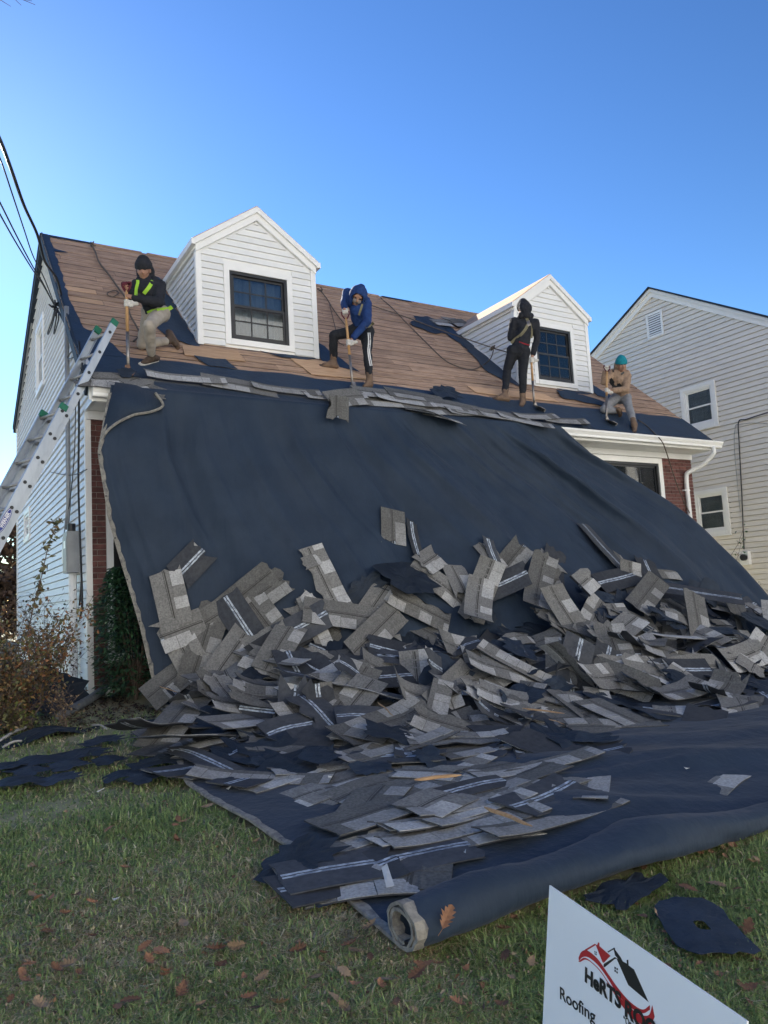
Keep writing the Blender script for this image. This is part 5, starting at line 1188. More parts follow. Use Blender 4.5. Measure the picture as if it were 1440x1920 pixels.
for (px, py, lab) in ((172, 459, 'frayed rope anchor knot on the left of the ridge'), (601, 543, 'frayed rope anchor knot on the ridge beside the left dormer'), (924, 652, 'rope grab knot hanging beside the black clad worker')):
    P = rp(px, py, .05 if px < 900 else .45); mb = MB(); r3 = random.Random(px)
    mb.tube(smooth_path([P + np.array([r3.uniform(-.06, .06), r3.uniform(-.05, .05), r3.uniform(-.04, .05)]) for _ in range(9)], 5), .010, 6); o = mb.build('rope_knot', M['rope'], None, smooth=True); tag(o, lab, 'rope')
# ================================================================ extension ladder
LA = np.array([.20190853, -.40057762, 4.20323441]); LD = np.array([-.41898424, -.17257318, -.89144305]); LEW = -np.array([.38084464, -.92463904, 0.0]); LW = .3674
LN = unit(np.cross(LEW, LD)); LN = LN if np.dot(LN, CAM_P - LA) > 0 else -LN
def LP(a, t, n=0.0): return LA + LEW * a + LD * t + LN * n
lad = empty('extension_ladder', tuple(LP(LW / 2, 4.75))); tag(lad, 'aluminium extension ladder with green end caps leaning on the left eave', 'ladder')
def rail(a0, t0, t1, n0, name, side):
    # C-channel: web plus two flanges
    mb = MB(); w_ = .085; f_ = .028; th = .004
    for (aa, ab, na, nb_) in ((a0 - th / 2, a0 + th / 2, n0 - w_ / 2, n0 + w_ / 2), (a0 + (th / 2 if side > 0 else -f_), a0 + (f_ if side > 0 else -th / 2), n0 + w_ / 2 - th, n0 + w_ / 2 + .0005), (a0 + (th / 2 if side > 0 else -f_), a0 + (f_ if side > 0 else -th / 2), n0 - w_ / 2 - .0005, n0 - w_ / 2 + th)):
        v = [LP(a, t, n) for n in (na, nb_) for t in (t0, t1) for a in (aa, ab)]
        mb.add(v, [(0, 1, 3, 2), (4, 6, 7, 5), (0, 4, 5, 1), (2, 3, 7, 6), (0, 2, 6, 4), (1, 5, 7, 3)])
    r_ = mb.build(name, M['alu'], lad)
    v = MB(); q = [LP(a, t, n) for n in (n0 - w_ / 2 - .004, n0 + w_ / 2 + .004) for t in (t0 - .055, t0 + .03) for a in (a0 - (.006 if side > 0 else f_ + .004), a0 + (f_ + .004 if side > 0 else .006))]
    v.add(q, [(0, 1, 3, 2), (4, 6, 7, 5), (0, 4, 5, 1), (2, 3, 7, 6), (0, 2, 6, 4), (1, 5, 7, 3)]); c_ = v.build('end_cap', M['greencap'], r_)
    bv = c_.modifiers.new('b', 'BEVEL'); bv.width = .012; bv.segments = 2
    return r_
# fly section (upper) and base section (behind / outside)
for a0, sd in ((0.0, 1), (LW, -1)): rail(a0, -.14, 3.3, .0, 'fly_rail', sd)
for a0, sd in ((-.034, 1), (LW + .034, -1)): rail(a0, 1.18, 4.86, .078, 'base_rail', sd)
for k_ in range(11): MB().tube([LP(.004, k_ * .3048), LP(LW - .004, k_ * .3048)], .017, 10).build('rung', M['rung'], lad, smooth=True)
for k_ in range(4, 16): MB().tube([LP(-.030, k_ * .3048, .078), LP(LW + .030, k_ * .3048, .078)], .017, 10).build('rung', M['rung'], lad, smooth=True)
for k_ in range(11): # rivet plates where the rungs pass the rails
    P = LP(-.003, k_ * .3048); MB().tube([P, P - LEW * .006], .019, 10).build('rivet_plate', M['black'], lad)
for k_ in range(4, 16):
    P = LP(-.0365, k_ * .3048, .078); MB().tube([P, P - LEW * .006], .019, 10).build('rivet_plate', M['black'], lad)
def text_mesh(txt, size, m, par, O, X, Y, name='lettering', bold=0.0, shear=0.0, ext=.0004, align='LEFT', sx=1.0):
    cu = bpy.data.curves.new('t', 'FONT'); cu.body = txt; cu.size = size; cu.offset = bold; cu.extrude = ext; cu.align_x = align; cu.align_y = 'CENTER' if align == 'CENTER' else 'TOP_BASELINE'
    cu.shear = shear; cu.resolution_u = 4; o = bpy.data.objects.new('t', cu); COL.objects.link(o)
    me = bpy.data.meshes.new_from_object(o.evaluated_get(bpy.context.evaluated_depsgraph_get())); bpy.data.objects.remove(o)
    X = unit(X); Y = unit(np.array(Y) - X * np.dot(X, Y)); Z = np.cross(X, Y)
    for v in me.vertices:
        p = np.array(O) + X * v.co.x * sx + Y * v.co.y + Z * v.co.z; v.co = Vector(p)
    me.name = name; me.materials.clear(); me.materials.append(m); return link_mesh(name, me, par)
bl = mat('label_blue', (.012, .035, .25), None, rough=.4); lw = mat('label_white', (.8, .8, .8), None, rough=.4)
P = np.array(on_plane(36, 990, LEW, float(np.dot(LEW, LP(-.0372, 0)))))
tt = float(np.dot(P - LP(-.0372, 0, .078), LD)); O = LP(-.0372, tt, .078)
for a_, b_, m_, dd in ((.145, .036, bl, .0012), (.132, .029, lw, .0018), (.126, .025, bl, .0024)):
    mb = MB(); mb.add([O - LEW * dd + LD * a_ * math.cos(t) + LN * b_ * math.sin(t) for t in np.linspace(0, 2 * math.pi, 28, endpoint=False)], [tuple(range(28))]); mb.build('label_oval', m_, lad)
text_mesh('WERNER', .05, lw, lad, O - LEW * .003, -LD, LN if np.dot(np.cross(-LD, LN), -LEW) > 0 else -LN, 'label_lettering', .0015, align='CENTER', sx=.85)
# ================================================================ overhead cables, service entrance
H0 = np.array(on_x(104, 573, -.12))
def far(px, py, dep): return at_depth(px, py, dep)
dh = depth_of(H0)
for i, (pts, r_, lab) in enumerate((([(-30, 205), (0, 262), (22, 320), (45, 385), (70, 440), (84, 490), (105, 520), (115, 553)], .016, 'thick twisted overhead service cable passing the roof peak'), ([(-20, 270), (0, 297), (25, 370), (45, 430), (62, 480), (82, 520), (102, 570)], .007, 'thin overhead cable nearest the thick twisted one'),
                             ([(-20, 345), (0, 380), (30, 440), (60, 497), (80, 530), (102, 573)], .008, 'overhead cable second from the lowest at the house corner'), ([(-20, 365), (0, 402), (30, 455), (62, 507), (80, 533), (103, 575)], .008, 'lowest overhead cable reaching the house corner bracket'))):
    n_ = len(pts); mb = MB(); mb.tube(smooth_path([far(x, y, dh - (1 - j / (n_ - 1)) * 5.2 - (.06 if j < n_ - 1 else 0)) for j, (x, y) in enumerate(pts)], 6), r_, 6); o = mb.build('overhead_cable', M['cable'], None, smooth=True); tag(o, lab, 'cable')
sp = lambda x, y, o=-.06: np.array(on_x(x, y, o))
for pts, r_, lab in (([(104, 573), (118, 600), (132, 626), (146, 655), (149, 662)], .014, 'bundled black cable sloping along the rake to the eave'), ([(115, 553), (112, 566), (104, 575), (102, 583), (98, 600), (90, 622), (91, 626), (99, 605), (104, 580)], .010, 'black drip loop of cable hanging below the bracket'), ([(107, 578), (105, 600), (101, 625), (104, 620), (110, 596), (108, 578)], .009, 'second drip loop of cable under the bracket'),
                     ([(148, 640), (150, 672), (148, 720), (148, 800), (147, 900), (149, 980), (152, 1060), (154, 1130), (150, 1160)], .013, 'thick black cable hanging straight down the white side wall'), ([(146, 655), (143, 700), (141, 800), (139, 860), (131, 940), (120, 1000)], .006, 'thin slanting wire on the white side wall'), ([(145, 650), (130, 664), (128, 672), (140, 669), (150, 655)], .008, 'small coil of wire at the lower rake'),
                     ([(95, 885), (120, 890), (140, 890), (163, 880)], .006, 'thin wire crossing behind the ladder to the brick corner'), ([(153, 1075), (152, 1100), (149, 1135)], .012, 'cable tail dangling into the bare shrub')):
    mb = MB(); mb.tube(smooth_path([sp(*q) for q in pts], 6), r_, 6); o = mb.build('wall_wire', M['cable'], None, smooth=True); tag(o, lab, 'cable')
br = MB(); 
for a in range(7): br.tube([H0 + RNG.normal(0, .04, 3), H0 + RNG.normal(0, .05, 3)], .012, 6)
o = br.build('cable_bracket', M['cable']); tag(o, 'knotted cable clamp where the overhead wires meet the gable', 'bracket')
pan = empty('electric_meter_box', (-.1, 1.6, 1.5)); tag(pan, 'grey electric meter box with conduit on the white side wall', 'meter box')
q1, q2 = on_x(125, 600, -.06), on_x(125, 960, -.06)
MB().tube([(-.06, q1[1], 5.0), (-.06, q1[1], 2.35), (-.07, q1[1] + .12, 2.05)], .030, 10).build('conduit', M['grey'], pan, smooth=True)
yb = on_x(131, 1040, -.13)[1]
MB().box(-.16, -.018, yb, yb + .34, 1.46, 1.96).build('box', M['grey'], pan)
MB().box(-.168, -.161, yb + .02, yb + .32, 1.48, 1.90).build('cover', M['grey'], pan)
MB().box(-.1705, -.169, yb + .09, yb + .22, 1.76, 1.85).build('label', M['trim'], pan)
MB().tube([(-.08, yb + .2, 2.07), (-.08, yb + .2, 1.965)], .05, 12).build('hub', M['black'], pan)
MB().tube([(-.075, yb + .17, 1.455), (-.075, yb + .17, .15)], .05, 10).build('lower_conduit', M['trim'], pan)
MB().box(-.12, -.018, yb + .42, yb + .75, 1.62, 1.80).build('side_box', M['trim'], pan)
o = MB().box(-.045, -.018, 1.0, 1.03, .2, 1.5).build('wall_wire_cover', M['trim']); tag(o, 'slim white cover strip beside the meter conduit', 'cover strip')
# drain pipe elbow on the ground at the corner
A0, A1, A2 = on_ground(203, 1302), on_ground(165, 1322), on_ground(112, 1352)
mb = MB(); path = smooth_path([A0 + [0, 0, .10], (A0 + A1) / 2 + [0, 0, .07], A1 + [0, 0, .05], A2 + [0, 0, .045]], 14); mb.tube(path, [.045 + .004 * (i % 2) for i in range(len(path))], 12)
o = mb.build('drain_pipe', mat('grey_plastic', (.17, .19, .21), (.13, .145, .16), 9, .6)); tag(o, 'grey corrugated drain pipe on the ground at the brick corner', 'pipe')
o = MB().box(.165, .235, -.05, -.002, -.02, .10).build('drain_adapter', M['trim']); tag(o, 'small white drain adapter at the foot of the brick corner', 'adapter')
o = MB().box(.155, .235, -.04, -.002, .37, .405).build('window_sill_end', M['trim']); tag(o, 'little white sill end on the brick corner', 'sill')
# ================================================================ plants
def rand_cols(n, pal, wts, var=.25, rs=None):
    rs = rs or RNG; idx = rs.choice(len(pal), n, p=np.array(wts) / sum(wts)); c_ = np.array(pal)[idx] * rs.uniform(1 - var, 1 + var, (n, 1)); return c_
def leaf_mesh(name, P, D, N_, L, W_, cols, m, par):
    """many leaf faces: centre P, long axis D, normal N_, folded along the midrib"""
    n = len(P); S = np.cross(N_, D); S /= (np.linalg.norm(S, axis=1)[:, None] + 1e-9)
    L = np.asarray(L).reshape(-1, 1) * np.ones((n, 1)); W_ = np.asarray(W_).reshape(-1, 1) * np.ones((n, 1))
    a = P - D * L / 2; b = P + D * L / 2 - N_ * L * .12; l = P + S * W_ / 2 + N_ * W_ * .18 - D * L * .05; r_ = P - S * W_ / 2 + N_ * W_ * .18 - D * L * .05
    V = np.stack([a, l, b, r_], 1).reshape(-1, 3); base = np.arange(n)[:, None] * 4
    F = np.concatenate([base + [0, 2, 1], base + [0, 3, 2]], 1).reshape(-1, 3)
    me = bpy.data.meshes.new(name); me.vertices.add(len(V)); me.vertices.foreach_set('co', V.ravel().astype(np.float32))
    me.loops.add(F.size); me.loops.foreach_set('vertex_index', F.ravel().astype(np.int32)); me.polygons.add(len(F)); me.polygons.foreach_set('loop_start', (np.arange(len(F)) * 3).astype(np.int32))
    me.update(calc_edges=True); ca = me.color_attributes.new('col', 'FLOAT_COLOR', 'POINT')
    cc = np.ones((n, 4, 4), np.float32); cc[:, :, :3] = cols[:, None, :]; ca.data.foreach_set('color', cc.ravel()); me.materials.append(m)
    return link_mesh(name, me, par)
def rdir(n, rs=None): v = (rs or RNG).normal(0, 1, (n, 3)); return v / np.linalg.norm(v, axis=1)[:, None]
M['leafcol'] = mat('leaf', (1, 1, 1), attr='col', rough=.45, spec=.4, trans=.25)
M['leafgloss'] = mat('glossy_leaf', (1, 1, 1), attr='col', rough=.28, spec=.55, trans=.12)
M['twig'] = mat('twig', (.15, .11, .09), (.09, .065, .055), 20, .9)
# evergreen shrub by the brick corner
ev = empty('evergreen_shrub', (.4, -.42, -.03)); tag(ev, 'dark green glossy evergreen shrub between brick corner and tarp edge', 'shrub')
rs = np.random.default_rng(3); n = 5200
lv = rs.uniform(0, 1, n) ** .8; zz = .08 + 1.42 * lv; rad_ = (.20 + .26 * np.sin(np.pi * np.clip(lv * .8 + .22, 0, 1))) * np.sqrt(rs.uniform(.12, 1, n)); th = rs.uniform(0, 2 * np.pi, n)
clump = np.array([1 + .28 * fbm(math.cos(t) * 1.5, math.sin(t) * 1.5, z * 2.2, 1.0) for t, z in zip(th, zz)])
P = np.stack([.30 + .12 * (1 - lv) + rad_ * clump * np.cos(th) * .95, -.46 + rad_ * clump * np.sin(th) * .62, zz - .05], 1)
D = rdir(n, rs) * .5 + np.stack([np.cos(th), np.sin(th), np.full(n, -.2)], 1) * .8; D /= np.linalg.norm(D, axis=1)[:, None]; N_ = rdir(n, rs) * .6 + [0, -.2, 1]; N_ -= D * np.sum(N_ * D, 1)[:, None]; N_ /= np.linalg.norm(N_, axis=1)[:, None]
leaf_mesh('foliage', P, D, N_, rs.uniform(.045, .075, n), rs.uniform(.018, .028, n), rand_cols(n, [(.030, .080, .036), (.048, .11, .048), (.020, .055, .028)], [4, 3, 3], .3, rs), M['leafgloss'], ev)
mb = MB()
for i in range(9):
    a = i * .7; mb.tube(smooth_path([(.42, -.40, -.05), (.42 + .08 * math.cos(a), -.40 + .05 * math.sin(a), .4), (.40 + .22 * math.cos(a), -.40 + .12 * math.sin(a), .9 + .05 * i)], 4), [.016 * (1 - j / 10) for j in range(9)], 5)
mb.build('stem', M['twig'], ev)
# bare autumn shrub in front of the side wall
def shrub(name, label, base, sticks, hgt, spread, nleaf, pal, wts, seed, L=(.03, .055), bare_top=.0, stemr=.007, dirx=(0, 0), twigs=4):
    rs = np.random.default_rng(seed); rt = empty(name, tuple(base)); tag(rt, label, 'shrub', None); mb = MB(); tips = []
    for i in range(sticks):
        th = rs.uniform(0, 2 * np.pi); sp_ = spread * rs.uniform(.25, 1.0); h = hgt * rs.uniform(.5, 1.0); p = np.array(base) + [rs.normal(0, .10 * spread), rs.normal(0, .10 * spread), -.03]
        pts = [p]; d = np.array([math.cos(th) * sp_ / h * .8 + dirx[0], math.sin(th) * sp_ / h * .8 + dirx[1], 1.0])
        for k_ in range(7): p = p + unit(d + rs.normal(0, .22, 3)) * h / 6.5; pts.append(p); d = d + [math.cos(th) * .05, math.sin(th) * .05, -.06]
        mb.tube(pts, [stemr * (1 - .75 * j / 7) for j in range(8)], 5)
        for j in range(2, 8):
            for _ in range(twigs if j > 2 else 1):
                q = pts[j]; e = unit(rs.normal(0, 1, 3) + [0, 0, .5]) * rs.uniform(.06, .22); mb.tube([q, q + e * .5 + rs.normal(0, .01, 3), q + e], [stemr * .35, stemr * .25, stemr * .15], 3, cap=False); tips.append((q + e, unit(e))); tips.append((q + e * .5, unit(e)))
    mb.build('stem', M['twig'], rt, recalc=False)
    if nleaf:
        ii = rs.integers(0, len(tips), nleaf); P = np.array([tips[i][0] for i in ii]) + rs.normal(0, .035, (nleaf, 3)); D = np.array([tips[i][1] for i in ii]) + rs.normal(0, .6, (nleaf, 3)); D /= np.linalg.norm(D, axis=1)[:, None]
        N_ = rdir(nleaf, rs); N_ -= D * np.sum(N_ * D, 1)[:, None]; N_ /= np.linalg.norm(N_, axis=1)[:, None]
        leaf_mesh('foliage', P, D, N_, rs.uniform(*L, nleaf), rs.uniform(L[0] * .55, L[1] * .6, nleaf), rand_cols(nleaf, pal, wts, .35, rs), M['leafcol'], rt)
    return rt
rust = [(.27, .12, .055), (.22, .15, .07), (.13, .13, .055), (.33, .20, .08), (.10, .08, .055)]
b1 = on_ground(60, 1375); b2 = on_ground(15, 1385); b3 = on_ground(120, 1335)
shrub('autumn_shrub', 'rust and olive leaved shrub at the foot of the ladder', (b1[0] - .08, b1[1] + .35, b1[2]), 30, 1.30, .52, 3600, rust, [3, 3, 3, 2, 2], 5)
shrub('autumn_shrub', 'brown twiggy shrub left of the rust leaved one', (b2[0] - .16, b2[1] + .2, b2[2]), 24, .95, .42, 2200, rust, [1, 3, 4, 2, 3], 6)
shrub('bare_shrub', 'nearly bare twiggy shrub against the white side wall', (b3[0] - .05, b3[1] + .5, b3[2]), 20, 1.35, .42, 420, [(.04, .05, .03), (.08, .035, .03), (.10, .06, .03)], [3, 2, 2], 8, stemr=.006, twigs=5)
# a single tall sprig with pale leaves
sg = empty('leafy_sprig', (-.62, -.6, 0)); tag(sg, 'tall sprig with olive leaves rising from the rust leaved shrub', 'sprig'); dS = depth_of(np.array(b1) + [0, .35, .8])
pts = smooth_path([at_depth(x, y, dS) for x, y in ((45, 1230), (62, 1140), (78, 1080), (92, 1020), (112, 972))], 6); mb = MB(); mb.tube(pts, [.007 * (1 - .6 * i / len(pts)) for i in range(len(pts))], 5); mb.build('stem', M['twig'], sg)
rs = np.random.default_rng(12); n = 80; ii = rs.integers(6, len(pts), n); P = np.array([pts[i] for i in ii]) + rs.normal(0, .028, (n, 3)); D = rdir(n, rs) + [0.5, 0, .1]; D /= np.linalg.norm(D, axis=1)[:, None]; N_ = rdir(n, rs) + [0, -.5, .6]; N_ -= D * np.sum(N_ * D, 1)[:, None]; N_ /= np.linalg.norm(N_, axis=1)[:, None]
leaf_mesh('foliage', P, D, N_, rs.uniform(.05, .075, n), rs.uniform(.03, .042, n), rand_cols(n, [(.14, .13, .06), (.10, .11, .05), (.16, .11, .05)], [3, 2, 2], .3, rs), M['leafcol'], sg)
sg2 = shrub('dry_stalk', 'dry straw coloured stalks standing in front of the drain pipe', tuple(on_ground(120, 1362)), 5, .42, .10, 160, [(.28, .20, .11), (.20, .14, .08)], [2, 1], 15, (.02, .04), stemr=.006, twigs=3)
shrub('dry_stalk', 'low yellow green weed in front of the drain pipe end', tuple(on_ground(40, 1372)), 9, .34, .22, 260, [(.12, .15, .04), (.18, .15, .05)], [2, 1], 16, (.03, .05), stemr=.004)
pb = on_y(1338, 1010, -.2)
shrub('small_plant', 'small leafy plant below the neighbouring lower window', (pb[0], -.2, 0), 7, float(pb[2]) + .35, .16, 120, [(.03, .07, .03), (.02, .05, .02)], [1, 1], 17, (.05, .08), stemr=.010)
shrub('bare_shrub', 'bare brown shrub at the base of the beige neighbouring wall', (13.2, .2, -.02), 12, .85, .35, 40, rust, [1, 1, 1, 1, 1], 18, (.04, .06), stemr=.008)
# dark plastic / felt bunched under the shrubs, pale debris
for (px, py, i, ang, s_, tl, lab) in ((105, 1330, 4, .9, 1.1, .7, 'bunched black felt leaning under the autumn shrub'), (60, 1350, 0, .2, 1.0, .35, 'black felt sheet heaped below the rust leaved shrub'), (85, 1385, 6, .3, .9, .1, 'long black felt strip on the grass in front of the shrubs')):
    g = on_ground(px, py); put_felt(i, (g[0], g[1], g[2] + (.16 if tl > .3 else .05)), (0, -.05, 1), ang, lab, None, s_, tl, 2.2)
for (a, b, r_, lab) in (((0, 1395), (48, 1372), .022, 'pale stick lying at the foot of the autumn shrubs'), ((5, 1408), (40, 1398), .016, 'shorter pale stick in front of the longer one'), ((173, 1366), (200, 1375), .013, 'small pale scrap of wood on the grass by the felt')):
    A, B = on_ground(*a), on_ground(*b); mb = MB(); mb.tube(smooth_path([A + [0, 0, .03], (A + B) / 2 + [.01, .01, .05], B + [0, 0, .04]], 4), r_ * .6, 6); o = mb.build('pale_stick', mat('pale_wood', (.42, .40, .38), (.3, .29, .28), 20, .9)); tag(o, lab, 'stick')
# bare tree overhead on the left, only its twig tips reach into the picture
bt = empty('bare_tree', (-5.2, -3.5, -.2)); tag(bt, 'bare tree left of the lawn whose twigs overhang the corner', 'tree'); mb = MB()
mb.tube(smooth_path([(-5.2, -3.5, -.4), (-5.15, -3.45, 2), (-5.0, -3.4, 4.0), (-4.8, -3.3, 6.5), (-4.6, -3.1, 9)], 5), [.22 - .17 * j / 20 for j in range(21)], 10); mb.build('trunk', M['twig'], bt, smooth=True)
mb = MB(); T = at_depth(8, 2, 6.2); rs = np.random.default_rng(4)
def branch(p, q, r_, lvl):
    p, q = np.array(p), np.array(q); m_ = (p + q) / 2 + rs.normal(0, .06, 3) * np.linalg.norm(q - p); pts = smooth_path([p, m_, q], 5); mb.tube(pts, [r_ * (1 - .7 * j / (len(pts) - 1)) for j in range(len(pts))], 5)
    if lvl:
        for _ in range(4):
            s_ = pts[rs.integers(3, len(pts))]; branch(s_, s_ + unit((q - p) + rs.normal(0, .55, 3) * np.linalg.norm(q - p)) * np.linalg.norm(q - p) * rs.uniform(.3, .55), r_ * .45, lvl - 1)
for k_ in range(7):
    z0 = 3.6 + k_ * .7; a = k_ * 2.4; branch((-5.0, -3.4, z0), (-5.0 + 2.2 * math.cos(a) - .9, -3.4 + 2.2 * math.sin(a), z0 + 1.6), .05, 2)
branch((-4.95, -3.4, 4.4), T + np.array([-.25, 0, .18]), .035, 0)
for (x, y) in ((60, 2), (40, 10), (20, 12), (66, 9)): branch(T + np.array([-.25, 0, .18]), at_depth(x, y, 6.2), .006, 0)
mb.build('branches', M['twig'], bt, recalc=False)
# ================================================================ yard sign
def build_sign():
    ra, rb = ray(1030, 1660), ray(1400, 1915)
    # top edge is level: find its drop below the lens so that it is 0.61 m long
    A1 = ra / -ra[2]; B1 = rb / -rb[2]; h = .61 / np.linalg.norm(A1 - B1); A = CAM_P + A1 * h; B = CAM_P + B1 * h
    X = unit(B - A); n = unit(np.cross(X, UPZ)); n = n if np.dot(n, CAM_P - A) > 0 else -n
    # lean so that the left edge falls on (1017,1920): choose the down direction within the plane through X
    W_ = np.linalg.norm(B - A); H_ = .457
    best = None
    for t in np.linspace(-.5, .5, 201):
        dn = unit(-UPZ + n * t)
        for sh in (0.0,):
            q = A + dn * .2; d = q - CAM_P; z = d @ CAM_D; x, y = 720 + CAM_F * (d @ CAM_R) / z, 960 - CAM_F * (d @ CAM_U) / z
            xe = 1030 + (1017 - 1030) * (y - 1660) / 260; e = abs(x - xe)
            if best is None or e < best[0]: best = (e, dn)
    dn = best[1]; n = unit(np.cross(X, dn)); n = n if np.dot(n, CAM_P - A) > 0 else -n
    g = ground_z(A[0], A[1]); rt = empty('yard_sign', tuple((A + B) / 2 * [1, 1, 0] + [0, 0, g])); tag(rt, 'white roofing company yard sign with red and black house logo on the lawn', 'sign')
    wm = mat('sign_plastic', (.80, .82, .84), (.77, .79, .81), 3, .38, .02, 40)
    MB().prism([A, B, B + dn * H_, A + dn * H_], -n * .004).build('panel', wm, rt)
    for a in (.15, .46):
        p = A + X * a - n * .002; bottom = p + dn * ((p[2] - g) / -dn[2] + .15); MB().tube([p + dn * .3, bottom], .0035, 6).build('wire_stake', M['grey'], rt)
    red = mat('sign_red', (.42, .016, .022), None, rough=.4); blk = mat('sign_black', (.010, .010, .012), None, rough=.4)
    d0_ = float(np.dot(n, A))
    def poly(pts, m, lvl, nm='logo_shape'):
        v = [np.array(on_plane(1010 + x / 3.6, 1640 + y / 3.6, n, d0_)) + n * (.0003 * lvl) for x, y in pts]; mb = MB(); mb.add(v, [tuple(range(len(v)))]); mb.build(nm, m, rt, recalc=False)
    def band(top, bot, m, lvl, nm='logo_band'):
        t = smooth_path([(*p, 0) for p in top], 5); b = smooth_path([(*p, 0) for p in bot], 5); k = min(len(t), len(b))
        v = [np.array(on_plane(1010 + p[0] / 3.6, 1640 + p[1] / 3.6, n, d0_)) + n * (.0003 * lvl) for p in t[:k] + b[:k]]; mb = MB(); mb.add(v, [(i, i + 1, k + i + 1, k + i) for i in range(k - 1)]); mb.build(nm, m, rt, recalc=False)
    poly([(312, 506), (380, 466), (388, 474), (322, 514)], red, 1); poly([(380, 466), (400, 478), (440, 596), (432, 590), (388, 478)], red, 2)
    poly([(395, 476), (402, 456), (411, 460), (411, 482), (486, 548), (440, 596)], red, 1)
    poly([(464, 520), (502, 497), (508, 504), (470, 526)], blk, 1); poly([(502, 497), (510, 492), (516, 496), (517, 506), (556, 560), (572, 592), (548, 580), (516, 545), (508, 510)], blk, 1)
    poly([(438, 620), (440, 602), (515, 556), (526, 566), (512, 572), (446, 626)], blk, 1)
    poly([(515, 556), (596, 600), (594, 576), (606, 574), (608, 612), (645, 640), (744, 862), (605, 745), (526, 566)], blk, 1)
    for (x, y) in ((512, 620), (526, 628), (512, 640), (525, 650)): poly([(x, y), (x + 10, y + 5), (x + 10, y + 19), (x, y + 14)], blk, 1, 'logo_window')
    for (x, y) in ((377, 514), (386, 518), (378, 528), (386, 532)): poly([(x, y), (x + 6, y + 3), (x + 6, y + 13), (x, y + 10)], blk, 1, 'logo_window')
    band([(270, 560), (290, 520), (330, 512), (400, 570), (470, 670), (540, 770), (620, 860), (700, 910), (752, 880)], [(272, 582), (300, 556), (340, 560), (400, 610), (460, 690), (530, 800), (610, 890), (700, 935), (752, 912)], red, 1)
    band([(268, 586), (310, 560), (360, 590), (420, 650), (480, 740), (560, 840), (660, 930), (740, 950), (768, 880)], [(280, 590), (320, 574), (370, 606), (430, 672), (490, 770), (560, 880), (650, 985), (750, 1015), (784, 960)], red, 1)
    def P(x, y): return np.array(on_plane(1010 + x / 3.6, 1640 + y / 3.6, n, d0_))
    up = -dn
    def txt(s, o, ex, hpx, m, lvl, bold, nm):
        O = P(*o); Xd = unit(P(*ex) - O); hh = np.linalg.norm(P(o[0] + hpx[0], o[1] + hpx[1]) - O)
        return O + n * .0003 * lvl, Xd, hh
    O, Xd, hh = txt('', (312, 715), (560, 908), (4, -95), blk, 3, 0, ''); Ln = np.linalg.norm(P(560, 908) - O)
    o = text_mesh('HeRTS', hh / .72, blk, rt, O, Xd, up, 'lettering', .0017, ext=.0001); w_ = max(abs(float(np.dot(np.array(v.co) - O, Xd))) for v in o.data.vertices); 
    for v in o.data.vertices:
        q = np.array(v.co); a = float(np.dot(q - O, Xd)); v.co = Vector(q + Xd * a * (Ln / w_ - 1) + n * .0004)
    O2 = P(582, 945) + n * .0014; o = text_mesh('ROOFING', hh / .72, blk, rt, O2, Xd, up, 'lettering', .0017, ext=.0001, sx=Ln / w_)
    O3, X3, h3 = txt('', (142, 832), (385, 1005), (2, -82), blk, 2, 0, ''); L3 = np.linalg.norm(P(385, 985) - O3)
    o = text_mesh('Roofing', h3 / .72, blk, rt, O3, X3, up, 'lettering', .0004, ext=.0002); w3 = max(abs(float(np.dot(np.array(v.co) - O3, X3))) for v in o.data.vertices)
    for v in o.data.vertices:
        q = np.array(v.co); a = float(np.dot(q - O3, X3)); v.co = Vector(q + X3 * a * (L3 / w3 - 1) + n * .0004)
    text_mesh('\u201cOne Roof at a Time\u201d', h3 / .72 * .55, blk, rt, P(575, 1000) + n * .001, X3, up, 'lettering', .0003, ext=.0002, sx=.8)
build_sign()
